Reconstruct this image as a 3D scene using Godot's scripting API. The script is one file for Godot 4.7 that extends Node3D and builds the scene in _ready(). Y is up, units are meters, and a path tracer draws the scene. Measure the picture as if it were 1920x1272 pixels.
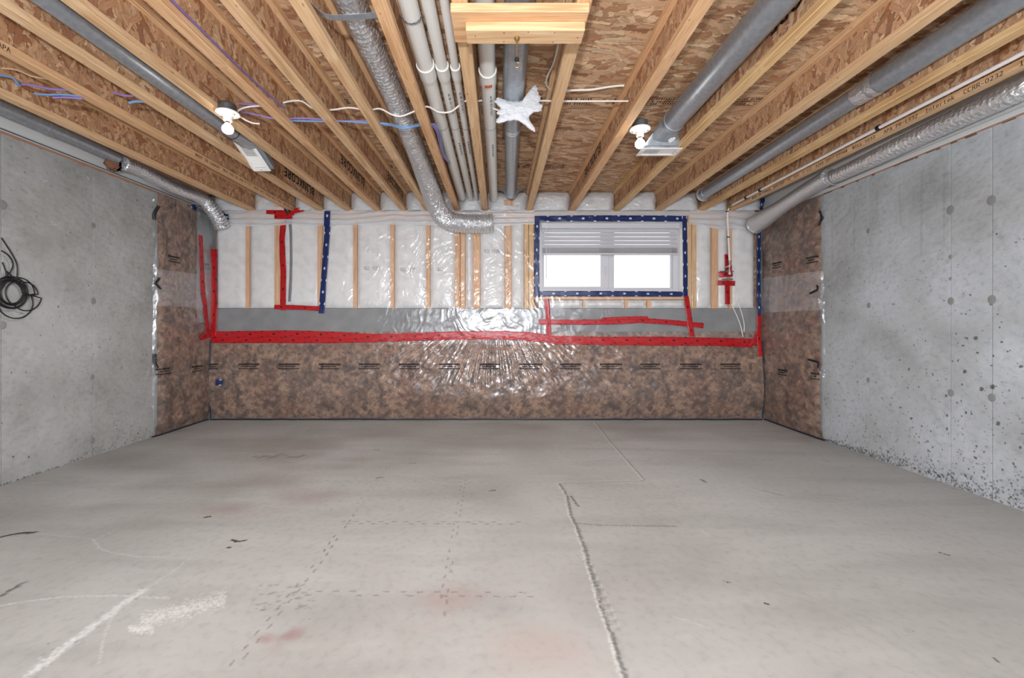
extends Node3D
# Unfinished basement: I-joist ceiling, concrete side walls, insulated back wall under clear plastic.

const F := 815.0        # focal length in pixels of the 1920 x 1272 frame
const CX := 936.0
const CY := 609.0
const EYE := 1.079      # lens height above the slab
const ZW := 4.94        # depth of the finished face of the back wall
const XL := -3.33       # left concrete face
const XR := 3.03        # right concrete face
const HJ := 1.285       # joist underside above the lens
const HD := 1.526       # subfloor underside above the lens
const ZR := 3.2         # rear wall, behind the lens

var M := {}
var rng := RandomNumberGenerator.new()
var taken := {}
var nz := FastNoiseLite.new()
var nz2 := FastNoiseLite.new()


class Geo:
	var v := PackedVector3Array()
	var n := PackedVector3Array()
	var uv := PackedVector2Array()
	var i := PackedInt32Array()

	func vert(p: Vector3, nn: Vector3, t: Vector2) -> int:
		v.append(p)
		n.append(nn)
		uv.append(t)
		return v.size() - 1

	func tri(a: int, b: int, c: int) -> void:
		var f := (v[b] - v[a]).cross(v[c] - v[a])
		if f.dot(n[a] + n[b] + n[c]) > 0.0:
			i.append(a); i.append(c); i.append(b)
		else:
			i.append(a); i.append(b); i.append(c)

	func quad(a: int, b: int, c: int, d: int) -> void:
		tri(a, b, c)
		tri(a, c, d)

	func flat(pts: Array, uvs: Array, out: Vector3) -> void:
		var nn: Vector3 = (pts[1] - pts[0]).cross(pts[2] - pts[0]).normalized()
		if nn.dot(out) < 0.0:
			nn = -nn
		var first := v.size()
		for k in pts.size():
			vert(pts[k], nn, uvs[k])
		for k in range(1, pts.size() - 1):
			tri(first, first + k, first + k + 1)

	func mesh() -> ArrayMesh:
		var a := []
		a.resize(Mesh.ARRAY_MAX)
		a[Mesh.ARRAY_VERTEX] = v
		a[Mesh.ARRAY_NORMAL] = n
		a[Mesh.ARRAY_TEX_UV] = uv
		a[Mesh.ARRAY_INDEX] = i
		var m := ArrayMesh.new()
		m.add_surface_from_arrays(Mesh.PRIMITIVE_TRIANGLES, a)
		return m


# ---------------------------------------------------------------- shapes
func box(g: Geo, c: Vector3, s: Vector3, ch := 0.0, b := Basis()) -> void:
	var h := s * 0.5
	var off := Vector2(rng.randf() * 7.0, rng.randf() * 7.0)
	ch = minf(ch, minf(h.x, minf(h.y, h.z)) * 0.6)
	for ax in 3:
		var bx := (ax + 1) % 3
		var cx := (ax + 2) % 3
		if s[bx] < s[cx]:
			var t := bx
			bx = cx
			cx = t
		for sg in [-1.0, 1.0]:
			var pts := []
			var uvs := []
			for q in [[-1, -1], [1, -1], [1, 1], [-1, 1]]:
				var p := Vector3()
				p[ax] = sg * h[ax]
				p[bx] = q[0] * (h[bx] - ch)
				p[cx] = q[1] * (h[cx] - ch)
				pts.append(c + b * p)
				uvs.append(Vector2(p[bx], p[cx] + sg * 0.37 + ax * 1.3) + off)
			var o := Vector3()
			o[ax] = sg
			g.flat(pts, uvs, b * o)
	if ch <= 0.0:
		return
	for ax in 3:
		var bx := (ax + 1) % 3
		var cx := (ax + 2) % 3
		for sb in [-1.0, 1.0]:
			for sc in [-1.0, 1.0]:
				var pts := []
				var uvs := []
				for q in [[-1, 0], [1, 0], [1, 1], [-1, 1]]:
					var p := Vector3()
					p[ax] = q[0] * (h[ax] - ch)
					p[bx] = sb * (h[bx] - (ch if q[1] == 1 else 0.0))
					p[cx] = sc * (h[cx] - (0.0 if q[1] == 1 else ch))
					pts.append(c + b * p)
					uvs.append(Vector2(p[ax], p[bx] + q[1] * 0.01) + off)
				var o := Vector3()
				o[bx] = sb
				o[cx] = sc
				g.flat(pts, uvs, b * o)
	for sx in [-1.0, 1.0]:
		for sy in [-1.0, 1.0]:
			for sz in [-1.0, 1.0]:
				var sg := Vector3(sx, sy, sz)
				g.flat([c + b * (sg * Vector3(h.x, h.y - ch, h.z - ch)), c + b * (sg * Vector3(h.x - ch, h.y, h.z - ch)), c + b * (sg * Vector3(h.x - ch, h.y - ch, h.z))], [off, off, off], b * sg)


func span(g: Geo, lo: Vector3, hi: Vector3, ch := 0.0) -> void:
	box(g, (lo + hi) * 0.5, (hi - lo).abs(), ch)


func smooth(pts: Array, sub := 6) -> Array:
	var out := []
	for k in pts.size() - 1:
		var p0: Vector3 = pts[maxi(k - 1, 0)]
		var p1: Vector3 = pts[k]
		var p2: Vector3 = pts[k + 1]
		var p3: Vector3 = pts[mini(k + 2, pts.size() - 1)]
		for j in sub:
			out.append(p1.cubic_interpolate(p2, p0, p3, float(j) / sub))
	out.append(pts[-1])
	return out


# radius may be a float or a Callable(t 0..1, angle) -> float
func tube(g: Geo, pts: Array, radius, sides := 12, caps := true, squash := Vector2.ONE) -> void:
	var up := Vector3.UP
	var first := g.v.size()
	var along := 0.0
	var total := 0.0
	for k in range(1, pts.size()):
		total += (pts[k] - pts[k - 1]).length()
	for k in pts.size():
		var d: Vector3 = (pts[mini(k + 1, pts.size() - 1)] - pts[maxi(k - 1, 0)]).normalized()
		if k == 0 and absf(d.dot(up)) > 0.9:
			up = Vector3.RIGHT
		up = (up - d * up.dot(d)).normalized()
		var side := d.cross(up)
		if k > 0:
			along += (pts[k] - pts[k - 1]).length()
		for j in sides + 1:
			var a := TAU * j / sides
			var r: float = radius.call(along / maxf(total, 1e-5), a, along) if radius is Callable else float(radius)
			var o := (side * cos(a) * squash.x + up * sin(a) * squash.y)
			g.vert(pts[k] + o * r, o.normalized(), Vector2(along, a * r if not radius is Callable else a * 0.07))
	var w := sides + 1
	for k in pts.size() - 1:
		for j in sides:
			var a := first + k * w + j
			g.quad(a, a + 1, a + w + 1, a + w)
	if radius is Callable:
		renormal(g, first, pts.size(), w, true)
	if caps:
		for e in [0, pts.size() - 1]:
			var d: Vector3 = (pts[0] - pts[1]).normalized() if e == 0 else (pts[-1] - pts[-2]).normalized()
			var c := g.vert(pts[e], d, Vector2.ZERO)
			var at := g.v.size()
			for j in w:
				g.vert(g.v[first + e * w + j], d, Vector2(cos(TAU * j / sides), sin(TAU * j / sides)) * 0.05)
			for j in sides:
				g.tri(c, at + j, at + j + 1)


func renormal(g: Geo, first: int, rows: int, w: int, closed: bool) -> void:
	for k in rows:
		for j in w:
			var jl := j - 1 if j > 0 else (w - 2 if closed else 0)
			var jr := j + 1 if j < w - 1 else (1 if closed else w - 1)
			var ku := maxi(k - 1, 0)
			var kd := mini(k + 1, rows - 1)
			var nn := (g.v[first + k * w + jr] - g.v[first + k * w + jl]).cross(g.v[first + kd * w + j] - g.v[first + ku * w + j]).normalized()
			var at := first + k * w + j
			if nn.length_squared() < 0.5:
				continue
			g.n[at] = nn if nn.dot(g.n[at]) > 0.0 else -nn


# surface of rev: profile of Vector2(radius, height) around an axis
func lathe(g: Geo, prof: Array, at: Vector3, axis := Vector3.UP, sides := 24, stretch := Vector2.ONE) -> void:
	var side := axis.cross(Vector3.FORWARD if absf(axis.z) < 0.9 else Vector3.RIGHT).normalized()
	var other := axis.cross(side)
	for k in prof.size() - 1:
		var p: Vector2 = prof[k]
		var q: Vector2 = prof[k + 1]
		var d := (q - p).normalized()
		var nr := Vector2(d.y, -d.x)
		var first := g.v.size()
		for j in sides + 1:
			var a := TAU * j / sides
			var o := side * cos(a) * stretch.x + other * sin(a) * stretch.y
			var nn := (o * nr.x + axis * nr.y).normalized()
			g.vert(at + o * p.x + axis * p.y, nn, Vector2(a * 0.1, p.y))
			g.vert(at + o * q.x + axis * q.y, nn, Vector2(a * 0.1, q.y))
		for j in sides:
			var b := first + j * 2
			if q.x > 1e-6:
				g.tri(b, b + 1, b + 3)
			if p.x > 1e-6:
				g.tri(b, b + 3, b + 2)


# smooth grid: fn(s 0..1, t 0..1) -> point, facing "out"
func grid(g: Geo, nx: int, ny: int, fn: Callable, uvf: Callable, out: Vector3, hole := Rect2()) -> void:
	var first := g.v.size()
	for y in ny + 1:
		for x in nx + 1:
			var s := float(x) / nx
			var t := float(y) / ny
			g.vert(fn.call(s, t), out, uvf.call(s, t))
	var w := nx + 1
	renormal(g, first, ny + 1, w, false)
	for y in ny:
		for x in nx:
			var a := first + y * w + x
			if hole.has_area() and hole.has_point(Vector2(g.v[a].x, g.v[a].y)) and hole.has_point(Vector2(g.v[a + w + 1].x, g.v[a + w + 1].y)):
				continue
			g.quad(a, a + 1, a + w + 1, a + w)


# a thin strip with edges that follows a surface; pts in wall coordinates, place(a, b, lift) -> point
func strip(g: Geo, pts: Array, width: float, place: Callable, lift := 0.004, wob := 0.002) -> void:
	var fine := []
	for k in pts.size() - 1:
		var p: Vector2 = pts[k]
		var q: Vector2 = pts[k + 1]
		var n := maxi(2, int((q - p).length() / 0.03))
		for j in n:
			fine.append(p.lerp(q, float(j) / n))
	fine.append(pts[-1])
	var first := g.v.size()
	var along := rng.randf() * 3.0
	var nx := 6
	for k in fine.size():
		var d: Vector2 = (fine[mini(k + 1, fine.size() - 1)] - fine[maxi(k - 1, 0)]).normalized()
		var o := Vector2(-d.y, d.x)
		if k > 0:
			along += (fine[k] - fine[k - 1]).length()
		for j in nx + 3:
			var jj := clampi(j - 1, 0, nx)
			var e := (float(jj) / nx - 0.5) * (width + nz.get_noise_2d(along * 900.0, width * 77.0) * wob * 2.0)
			var l := lift + 0.0009 + nz.get_noise_2d(along * 1400.0 + 50.0, jj * 160.0) * wob * 0.7
			if j == 0 or j == nx + 2:
				l -= 0.004
			var p: Vector2 = fine[k] + o * e
			g.vert(place.call(p.x, p.y, l), place.call(p.x, p.y, l + 1.0) - place.call(p.x, p.y, l), Vector2(along, (float(jj) / nx)))
	var w := nx + 3
	renormal(g, first, fine.size(), w, false)
	for k in fine.size() - 1:
		for j in w - 1:
			var a := first + k * w + j
			g.quad(a, a + 1, a + w + 1, a + w)


# ---------------------------------------------------------------- nodes
func numbered(called: String) -> String:
	taken[called] = taken.get(called, -1) + 1
	return called if taken[called] == 0 else "%s_%03d" % [called, taken[called]]


func put(called: String, g, m: Material, parent: Node = self) -> MeshInstance3D:
	var o := MeshInstance3D.new()
	o.name = numbered(called) if parent == self else called
	o.mesh = g.mesh() if g is Geo else g
	o.material_override = m
	parent.add_child(o, true)
	return o


func tag(o: Node, label: String, category: String, group := "") -> void:
	o.set_meta("label", label)
	o.set_meta("category", category)
	if group:
		o.set_meta("group", group)


func thing(called: String, label: String, category: String, at := Vector3.ZERO, group := "") -> Node3D:
	var o := Node3D.new()
	o.name = numbered(called)
	o.position = at
	add_child(o, true)
	tag(o, label, category, group)
	return o


func structure(called: String, label: String) -> Node3D:
	var o := Node3D.new()
	o.name = called
	add_child(o, true)
	o.set_meta("kind", "structure")
	o.set_meta("label", label)
	return o


func letters(text: String, em: float, at: Vector3, xd: Vector3, yd: Vector3, m: Material, parent: Node, called := "lettering", stretch := 1.0, mono := false, center := false) -> MeshInstance3D:
	var t := TextMesh.new()
	var f := SystemFont.new()
	f.font_names = PackedStringArray(["Droid Sans Mono" if mono else "Droid Sans"])
	f.font_weight = 400 if mono else 700
	t.font = f
	t.text = text
	t.font_size = 32
	t.pixel_size = em / 32.0
	t.depth = 0.0008
	t.curve_step = 3.0
	t.horizontal_alignment = HORIZONTAL_ALIGNMENT_CENTER if center else HORIZONTAL_ALIGNMENT_LEFT
	var o := put(called, t, m, parent)
	o.transform = Transform3D(Basis(xd * stretch, yd, xd.cross(yd)), at)
	return o


# ---------------------------------------------------------------- places
func P(px: float, py: float, z: float) -> Vector3:
	return Vector3((px - CX) * z / F, EYE + (CY - py) * z / F, -z)


func wx(px: float) -> float:
	return (px - CX) * ZW / F


func wy(py: float) -> float:
	return EYE + (CY - py) * ZW / F


func up(px: float, py: float, h: float) -> Vector3:      # a point at height h above the lens
	return P(px, py, F * h / (CY - py))


func side(px: float, py: float, x: float) -> Vector3:     # a point on the upright plane at x
	return P(px, py, F * x / (px - CX))


func on_floor(px: float, py: float) -> Vector2:           # (x, depth)
	var z := F * EYE / (py - CY)
	return Vector2((px - CX) * z / F, z)


# ---------------------------------------------------------------- textures
func noise_image(w: int, h: int, freq: float, s: int, oct := 4, warp := 0.0, kind := FastNoiseLite.TYPE_SIMPLEX_SMOOTH) -> Image:
	var f := FastNoiseLite.new()
	f.noise_type = kind
	f.seed = s
	f.frequency = freq
	f.fractal_octaves = oct
	if warp > 0.0:
		f.domain_warp_enabled = true
		f.domain_warp_amplitude = warp
		f.domain_warp_frequency = freq * 0.9
		f.domain_warp_fractal_octaves = 3
	return f.get_seamless_image(w, h)


func ramp(im: Image, cols: Array, contrast := 1.0) -> Image:
	var gr := Gradient.new()
	gr.offsets = PackedFloat32Array()
	var offs := PackedFloat32Array()
	var cc := PackedColorArray()
	for k in cols.size():
		offs.append(float(k) / (cols.size() - 1))
		cc.append(cols[k])
	gr.offsets = offs
	gr.colors = cc
	var lut := PackedByteArray()
	lut.resize(1024)
	for k in 256:
		var c := gr.sample(clampf((k / 255.0 - 0.5) * contrast + 0.5, 0.0, 1.0))
		lut[k * 4] = c.r8
		lut[k * 4 + 1] = c.g8
		lut[k * 4 + 2] = c.b8
		lut[k * 4 + 3] = c.a8
	im.convert(Image.FORMAT_L8)
	var src := im.get_data()
	var out := PackedByteArray()
	out.resize(src.size() * 4)
	var j := 0
	for b in src:
		var l := b * 4
		out[j] = lut[l]
		out[j + 1] = lut[l + 1]
		out[j + 2] = lut[l + 2]
		out[j + 3] = lut[l + 3]
		j += 4
	return Image.create_from_data(im.get_width(), im.get_height(), false, Image.FORMAT_RGBA8, out)


func lay(base: Image, over: Image) -> void:
	base.blend_rect(over, Rect2i(0, 0, over.get_width(), over.get_height()), Vector2i.ZERO)


func tex(im: Image) -> ImageTexture:
	return ImageTexture.create_from_image(im)


func bump(im: Image, strength: float) -> ImageTexture:
	var b := im.duplicate()
	b.convert(Image.FORMAT_RGBA8)
	b.bump_map_to_normal_map(strength)
	return tex(b)


func c8(r: int, g: int, b: int, a := 1.0) -> Color:
	return Color(r / 255.0, g / 255.0, b / 255.0, a)


# oriented strand board: strands drawn once as sprites, then strewn
func strands(size: int, count: int, lengths: Vector2, widths: Vector2, angle: float, spread: float, s: int) -> Array:
	var r := RandomNumberGenerator.new()
	r.seed = s
	var pal := [c8(220, 180, 138), c8(206, 164, 122), c8(228, 194, 154), c8(194, 148, 108), c8(214, 172, 130), c8(174, 122, 84), c8(204, 158, 118), c8(236, 206, 168), c8(158, 104, 70), c8(208, 164, 122)]
	var sprites := []
	var heights := []
	for k in 72:
		var l := r.randf_range(lengths.x, lengths.y)
		var w := r.randf_range(widths.x, widths.y)
		var a := angle + r.randfn(0.0, spread)
		var ca := cos(a)
		var sa := sin(a)
		var bw := int(absf(l * ca) + absf(w * sa)) + 4
		var bh := int(absf(l * sa) + absf(w * ca)) + 4
		var im := Image.create_empty(bw, bh, false, Image.FORMAT_RGBA8)
		var hm := Image.create_empty(bw, bh, false, Image.FORMAT_RGBA8)
		var base: Color = pal[r.randi() % pal.size()]
		base = base.lerp(c8(206, 164, 122), 0.12).lightened(0.06 + r.randf() * 0.1).darkened(r.randf() * 0.14)
		var tilt := r.randf_range(-0.25, 0.25)
		var lev := r.randf_range(0.4, 0.75)
		var skew := r.randf_range(-0.5, 0.5)
		for y in bh:
			for x in bw:
				var dx := x - bw * 0.5
				var dy := y - bh * 0.5
				var u := dx * ca + dy * sa
				var v := -dx * sa + dy * ca
				var ragged := nz.get_noise_2d(v * 9.0 + k * 31.0, 7.0) * 6.0 + v * skew
				var wav := nz.get_noise_2d(u * 2.0, k * 13.0) * w * 0.3
				var e := minf(l * 0.5 - absf(u + ragged), w * 0.5 - absf(v + wav))
				if e < 0.0:
					continue
				var grain := nz.get_noise_2d(u * 1.2 + k * 57.0, v * 22.0) * 0.16 + nz.get_noise_2d(u * 3.0 + k * 5.0, v * 50.0) * 0.07
				var c := base
				c = c.lightened(grain) if grain > 0.0 else c.darkened(-grain)
				if e < 1.2:
					c = c.darkened(0.16 + 0.22 * absf(tilt) * 4.0)
				im.set_pixel(x, y, c)
				var hh := lev + tilt * v / w + grain * 0.3
				hm.set_pixel(x, y, Color(hh, hh, hh))
		sprites.append(im)
		heights.append(hm)
	var img := Image.create_empty(size, size, false, Image.FORMAT_RGBA8)
	img.fill(c8(160, 112, 74))
	var hgt := Image.create_empty(size, size, false, Image.FORMAT_RGBA8)
	hgt.fill(Color(0.3, 0.3, 0.3))
	for k in count:
		var q := r.randi() % sprites.size()
		var im: Image = sprites[q]
		var w := im.get_width()
		var h := im.get_height()
		var x := r.randi() % size
		var y := r.randi() % size
		for ox in [0, -size]:
			for oy in [0, -size]:
				if (ox == 0 or x + w > size) and (oy == 0 or y + h > size):
					img.blend_rect(im, Rect2i(0, 0, w, h), Vector2i(x + ox, y + oy))
					hgt.blend_rect(heights[q], Rect2i(0, 0, w, h), Vector2i(x + ox, y + oy))
	return [img, hgt]


var dots := {}

func dab(im: Image, at: Vector2, r: float, c: Color, soft := 0.5, flat := 1.0) -> void:
	var key := "%d %d %s %d" % [int(r * 2.0), int(flat * 8.0), c.to_html(), int(soft * 10.0)]
	if not dots.has(key):
		var w := int(r) * 2 + 3
		var d := Image.create_empty(w, w, false, Image.FORMAT_RGBA8)
		for y in w:
			for x in w:
				var e := Vector2(x - w * 0.5 + 0.5, (y - w * 0.5 + 0.5) / flat).length() / maxf(r, 0.7)
				e *= 1.0 + nz.get_noise_2d(x * 40.0 / maxf(r, 1.0) + r * 31.0, y * 40.0 / maxf(r, 1.0)) * 0.5
				var a := clampf((1.0 - e) / maxf(soft, 0.05), 0.0, 1.0) * c.a
				d.set_pixel(x, y, Color(c.r, c.g, c.b, a))
		dots[key] = d
	var d: Image = dots[key]
	im.blend_rect(d, Rect2i(0, 0, d.get_width(), d.get_height()), Vector2i(at - Vector2(d.get_width(), d.get_height()) * 0.5))


func stroke(im: Image, pts: Array, r: float, c: Color, soft := 0.6, jitter := 0.0, gaps := 0.0, stepf := 0.5) -> void:
	for k in pts.size() - 1:
		var a: Vector2 = pts[k]
		var b: Vector2 = pts[k + 1]
		var n := maxi(1, int((b - a).length() / maxf(r * stepf, 0.6)))
		for j in n:
			if rng.randf() < gaps:
				continue
			dab(im, a.lerp(b, float(j) / n) + Vector2(rng.randfn(0, jitter), rng.randfn(0, jitter)), r, c, soft)


func mat(called: String, c: Color, rough := 0.7, metal := 0.0, spec := 0.5) -> StandardMaterial3D:
	var m := StandardMaterial3D.new()
	m.resource_name = called
	m.albedo_color = c
	m.roughness = rough
	m.metallic = metal
	m.metallic_specular = spec
	M[called] = m
	return m


func triplanar(m: StandardMaterial3D, scale: float, world := true) -> void:
	m.uv1_triplanar = true
	m.uv1_world_triplanar = world
	m.uv1_scale = Vector3.ONE * scale


func film(called: String, haze: float, rough: float, crinkle: Texture2D, k: float) -> StandardMaterial3D:
	var m := mat(called, Color(0.93, 0.94, 0.95, haze), rough)
	m.transparency = BaseMaterial3D.TRANSPARENCY_ALPHA
	m.cull_mode = BaseMaterial3D.CULL_DISABLED
	m.normal_enabled = true
	m.normal_texture = crinkle
	m.normal_scale = k
	return m


func materials() -> void:
	nz.seed = 5
	nz.frequency = 0.01
	nz.fractal_octaves = 3
	nz2.seed = 21
	nz2.noise_type = FastNoiseLite.TYPE_SIMPLEX_SMOOTH
	nz2.frequency = 1.0
	nz2.fractal_octaves = 3

	var deck := strands(1024, 1300, Vector2(70, 190), Vector2(14, 44), 0.0, 0.34, 3)
	var m := mat("osb_deck", Color(1.0, 0.96, 0.9), 0.72)
	m.albedo_texture = tex(deck[0])
	m.albedo_color = Color(1.0, 0.985, 0.96)
	m.uv1_scale = Vector3(0.95, 0.95, 1)
	m.normal_enabled = true
	m.normal_texture = bump(deck[1], 6.0)
	m.normal_scale = 0.8

	var web := strands(768, 800, Vector2(46, 130), Vector2(14, 40), 1.3, 0.55, 9)
	m = mat("osb_web", Color(1.0, 0.95, 0.9), 0.72)
	m.albedo_texture = tex(web[0])
	m.uv1_scale = Vector3(1.5, 1.5, 1)
	m.normal_enabled = true
	m.normal_texture = bump(web[1], 5.0)
	m.normal_scale = 0.7

	var gr := noise_image(96, 512, 0.012, 4, 5)
	gr.resize(1024, 512, Image.INTERPOLATE_CUBIC)
	var wood := ramp(gr.duplicate(), [c8(206, 166, 122), c8(224, 188, 144), c8(234, 202, 160), c8(218, 180, 136), c8(238, 210, 172)], 1.5)
	for k in 9:
		var at := Vector2(rng.randf_range(30, 990), rng.randf_range(20, 490))
		dab(wood, at, rng.randf_range(8, 14), c8(150, 92, 52, 0.55), 0.8, 0.55)
		dab(wood, at, rng.randf_range(3, 6), c8(104, 56, 30, 0.8), 0.6, 0.6)
	for k in 60:
		dab(wood, Vector2(rng.randf_range(10, 1010), rng.randf_range(5, 505)), rng.randf_range(1.5, 4.0), c8(136, 86, 50, 0.4), 0.6, 0.4)
	for nm in [["lumber", Color(0.94, 0.91, 0.89), 1.0], ["lumber_warm", Color(0.94, 0.88, 0.84), 1.4], ["lumber_yellow", Color(0.95, 0.92, 0.85), 1.2], ["stud_wood", Color(0.95, 0.88, 0.84), 1.3]]:
		m = mat(nm[0], nm[1], 0.68)
		m.albedo_texture = tex(wood) if nm[0] == "lumber" else M.lumber.albedo_texture
		m.uv1_scale = Vector3(0.8 * nm[2], 2.6 * nm[2], 1)

	# concrete of the two side walls: one map for each, u runs with depth (1 to 5 m), v down from the top
	for sd in 2:
		var im := ramp(noise_image(768, 512, 0.006, 30 + sd, 5), [c8(160, 160, 157), c8(173, 174, 171), c8(181, 182, 180), c8(190, 191, 190)] if sd == 0 else [c8(172, 174, 174), c8(188, 190, 190), c8(196, 199, 201), c8(206, 209, 213)], 1.3)
		im.resize(1536, 1024, Image.INTERPOLATE_CUBIC)
		lay(im, ramp(noise_image(1536, 1024, 0.05, 40 + sd, 3), [c8(120, 122, 122, 0.22), c8(140, 140, 140, 0.0), c8(210, 212, 214, 0.16)], 1.4))
		var r := RandomNumberGenerator.new()
		r.seed = 70 + sd
		# pits and bug holes, denser low down and, on the right, towards the room
		for k in 3200 if sd == 1 else 620:
			var u := r.randf()
			var v := 1.0 - r.randf() * r.randf() if sd == 1 else r.randf()
			if sd == 1 and (r.randf() < u * 0.9 or v < 0.3):
				continue
			dab(im, Vector2(u * 1536, v * 1024), snappedf(r.randf_range(0.8, 2.6), 0.5), c8(78, 80, 80, 0.75) if r.randf() < 0.5 else c8(104, 105, 105, 0.6), 0.3, [0.7, 1.0, 1.6][r.randi() % 3])
		# crumbled foot of the wall
		for k in 2600 if sd == 1 else 700:
			var u := r.randf()
			var lowz := clampf(1.0 - absf(u - 0.3) / 0.5, 0.05, 1.0) if sd == 1 else clampf(1.0 - absf(u - 0.7) / 0.12, 0.03, 1.0)
			var v := 1.0 - absf(r.randfn(0, 0.045)) * lowz
			dab(im, Vector2(u * 1536, v * 1024), snappedf(r.randf_range(0.8, 3.0), 0.5), c8(86, 87, 86, 0.6), 0.5, [0.6, 1.2, 1.8][r.randi() % 3])
		var x := XL if sd == 0 else XR
		if sd == 1:
			for b in [[1812, 635, 6, 1.0], [1829, 634, 9, 1.0], [1805, 649, 7, 0.6], [1832, 662, 6, 0.8], [1808, 697, 8, 1.2], [1878, 642, 6, 0.8], [1914, 688, 8, 0.7], [1840, 730, 8, 1.4], [1860, 726, 9, 1.3], [1871, 795, 7, 1.9], [1704, 694, 5, 1.4], [1722, 726, 4, 1.5], [1708, 785, 8, 0.8], [1758, 714, 4, 0.8], [1774, 743, 6, 1.4], [1702, 728, 4, 1.4], [1811, 775, 5, 1.8], [1775, 780, 5, 1.8], [1775, 805, 5, 1.9], [1794, 756, 4, 1.6], [1830, 860, 4, 1.8], [1880, 882, 5, 1.0], [1818, 582, 4, 0.8], [1811, 590, 4, 1.2], [1770, 565, 4, 1.0], [1858, 686, 4, 1.1], [1862, 668, 4, 1.7], [1870, 590, 4, 0.8], [1745, 810, 4, 1.6], [1690, 765, 3, 1.6], [1728, 800, 4, 1.7], [1648, 605, 3, 1.0], [1668, 622, 3, 1.0], [1694, 612, 3, 1.0], [1878, 605, 4, 0.8], [1913, 840, 5, 1.6], [1924, 560, 5, 0.7], [1900, 870, 4, 1.6], [1745, 545, 3, 1.2], [1762, 470, 3, 1.0], [1905, 455, 5, 0.6], [1885, 500, 5, 0.6], [1868, 440, 4, 1.5]]:
				var p := side(b[0], b[1], x)
				dab(im, Vector2((-p.z - 1.0) / 4.0 * 1536, (1.0 - p.y / 2.36) * 1024), b[2] * 0.62, c8(98, 100, 100, 0.9), 0.35, b[3])
			for k in 6:   # weep streaks below the sill
				var p := side(1560 + k * 42, 400, x)
				var at := Vector2((-p.z - 1.0) / 4.0 * 1536, 90)
				stroke(im, [at, at + Vector2(r.randf_range(-5, 5), r.randf_range(90, 260))], 5, c8(140, 142, 142, 0.1), 1.0, 0.6)
		for b in ([[75, 335, 4], [88, 340, 4], [98, 370, 3], [100, 418, 5], [105, 422, 4], [70, 318, 3], [146, 588, 3], [120, 622, 3], [165, 335, 5], [98, 302, 3]] if sd == 0 else [[1655, 388, 3], [1650, 390, 4], [1660, 430, 4], [1640, 340, 4], [1848, 357, 3], [1900, 320, 3], [1618, 338, 4]]):
			var p := side(b[0], b[1], x)
			for k in 5:
				dab(im, Vector2((-p.z - 1.0) / 4.0 * 1536 + r.randfn(0, 5), (1.0 - p.y / 2.36) * 1024 + r.randfn(0, 4)), b[2] * 0.7, c8(226, 230, 232, 0.55), 0.6, 0.6)
		m = mat("concrete_left" if sd == 0 else "concrete_right", Color.WHITE, 0.86)
		m.albedo_texture = tex(im)
		m.albedo_color = Color(0.95, 0.95, 0.945) if sd == 0 else Color(0.91, 0.92, 0.925)
		m.normal_enabled = true
		m.normal_texture = bump(noise_image(512, 512, 0.04, 50, 4), 3.0) if sd == 0 else M.concrete_left.normal_texture
		m.normal_scale = 0.35
	m = mat("concrete_grey", c8(128, 129, 128), 0.9)
	m.albedo_texture = tex(ramp(noise_image(256, 256, 0.02, 33, 5), [c8(210, 210, 210), c8(255, 255, 255)]))
	triplanar(m, 0.9)
	mat("concrete_patch", c8(134, 135, 132), 0.9)
	mat("concrete_joint", c8(92, 93, 92), 0.95)

	slab()

	# fibreglass, paler batts, plastic
	var fib := ramp(noise_image(1024, 1024, 0.0042, 61, 7, 130.0), [c8(92, 73, 61), c8(116, 95, 80), c8(134, 112, 95), c8(142, 120, 102), c8(152, 130, 112), c8(174, 152, 132)], 1.45)
	lay(fib, ramp(noise_image(1024, 1024, 0.011, 62, 6, 90.0), [c8(54, 38, 32, 0.7), c8(88, 66, 54, 0.12), c8(120, 96, 82, 0.0), c8(120, 96, 82, 0.0), c8(206, 188, 168, 0.42)], 2.2))
	lay(fib, ramp(noise_image(1024, 1024, 0.0022, 64, 3), [c8(156, 104, 76, 0.24), c8(140, 116, 100, 0.0), c8(112, 112, 106, 0.16)], 1.8))
	var fine := noise_image(1024, 128, 0.05, 66, 4)
	fine.resize(1024, 1024, Image.INTERPOLATE_CUBIC)
	lay(fib, ramp(fine, [c8(80, 62, 52, 0.08), c8(120, 96, 82, 0.0), c8(214, 196, 176, 0.08)], 1.6))
	lay(fib, ramp(noise_image(1024, 1024, 0.022, 67, 5, 40.0), [c8(52, 38, 30, 0.5), c8(110, 90, 76, 0.0), c8(110, 90, 76, 0.0), c8(222, 204, 184, 0.36)], 2.0))
	m = mat("fibreglass", Color(0.89, 0.8, 0.73), 0.95)
	m.albedo_texture = tex(fib)
	m.uv1_scale = Vector3(0.62, 0.62, 1)
	m.normal_enabled = true
	m.normal_texture = bump(noise_image(512, 512, 0.007, 62, 6, 60.0), 7.0)
	m.normal_scale = 0.8

	m = mat("white_batt", c8(230, 229, 227), 0.95)
	m.albedo_texture = tex(ramp(noise_image(512, 512, 0.01, 80, 5, 20.0), [c8(236, 236, 236), c8(248, 248, 248), c8(255, 255, 255)], 1.2))
	m.uv1_scale = Vector3(1.4, 1.4, 1)
	m = mat("white_wool", c8(206, 208, 210), 0.95)
	m.normal_enabled = true
	m.normal_texture = bump(noise_image(256, 256, 0.02, 84, 5, 30.0), 10.0)
	triplanar(m, 5.0)

	var cr := noise_image(1024, 1024, 0.006, 90, 5, 130.0)
	var crinkle := bump(cr, 8.0)
	film("poly_film", 0.06, 0.18, crinkle, 0.08)
	film("poly_overlap", 0.15, 0.16, crinkle, 0.25)
	film("poly_white", 0.5, 0.22, crinkle, 0.3)
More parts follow.
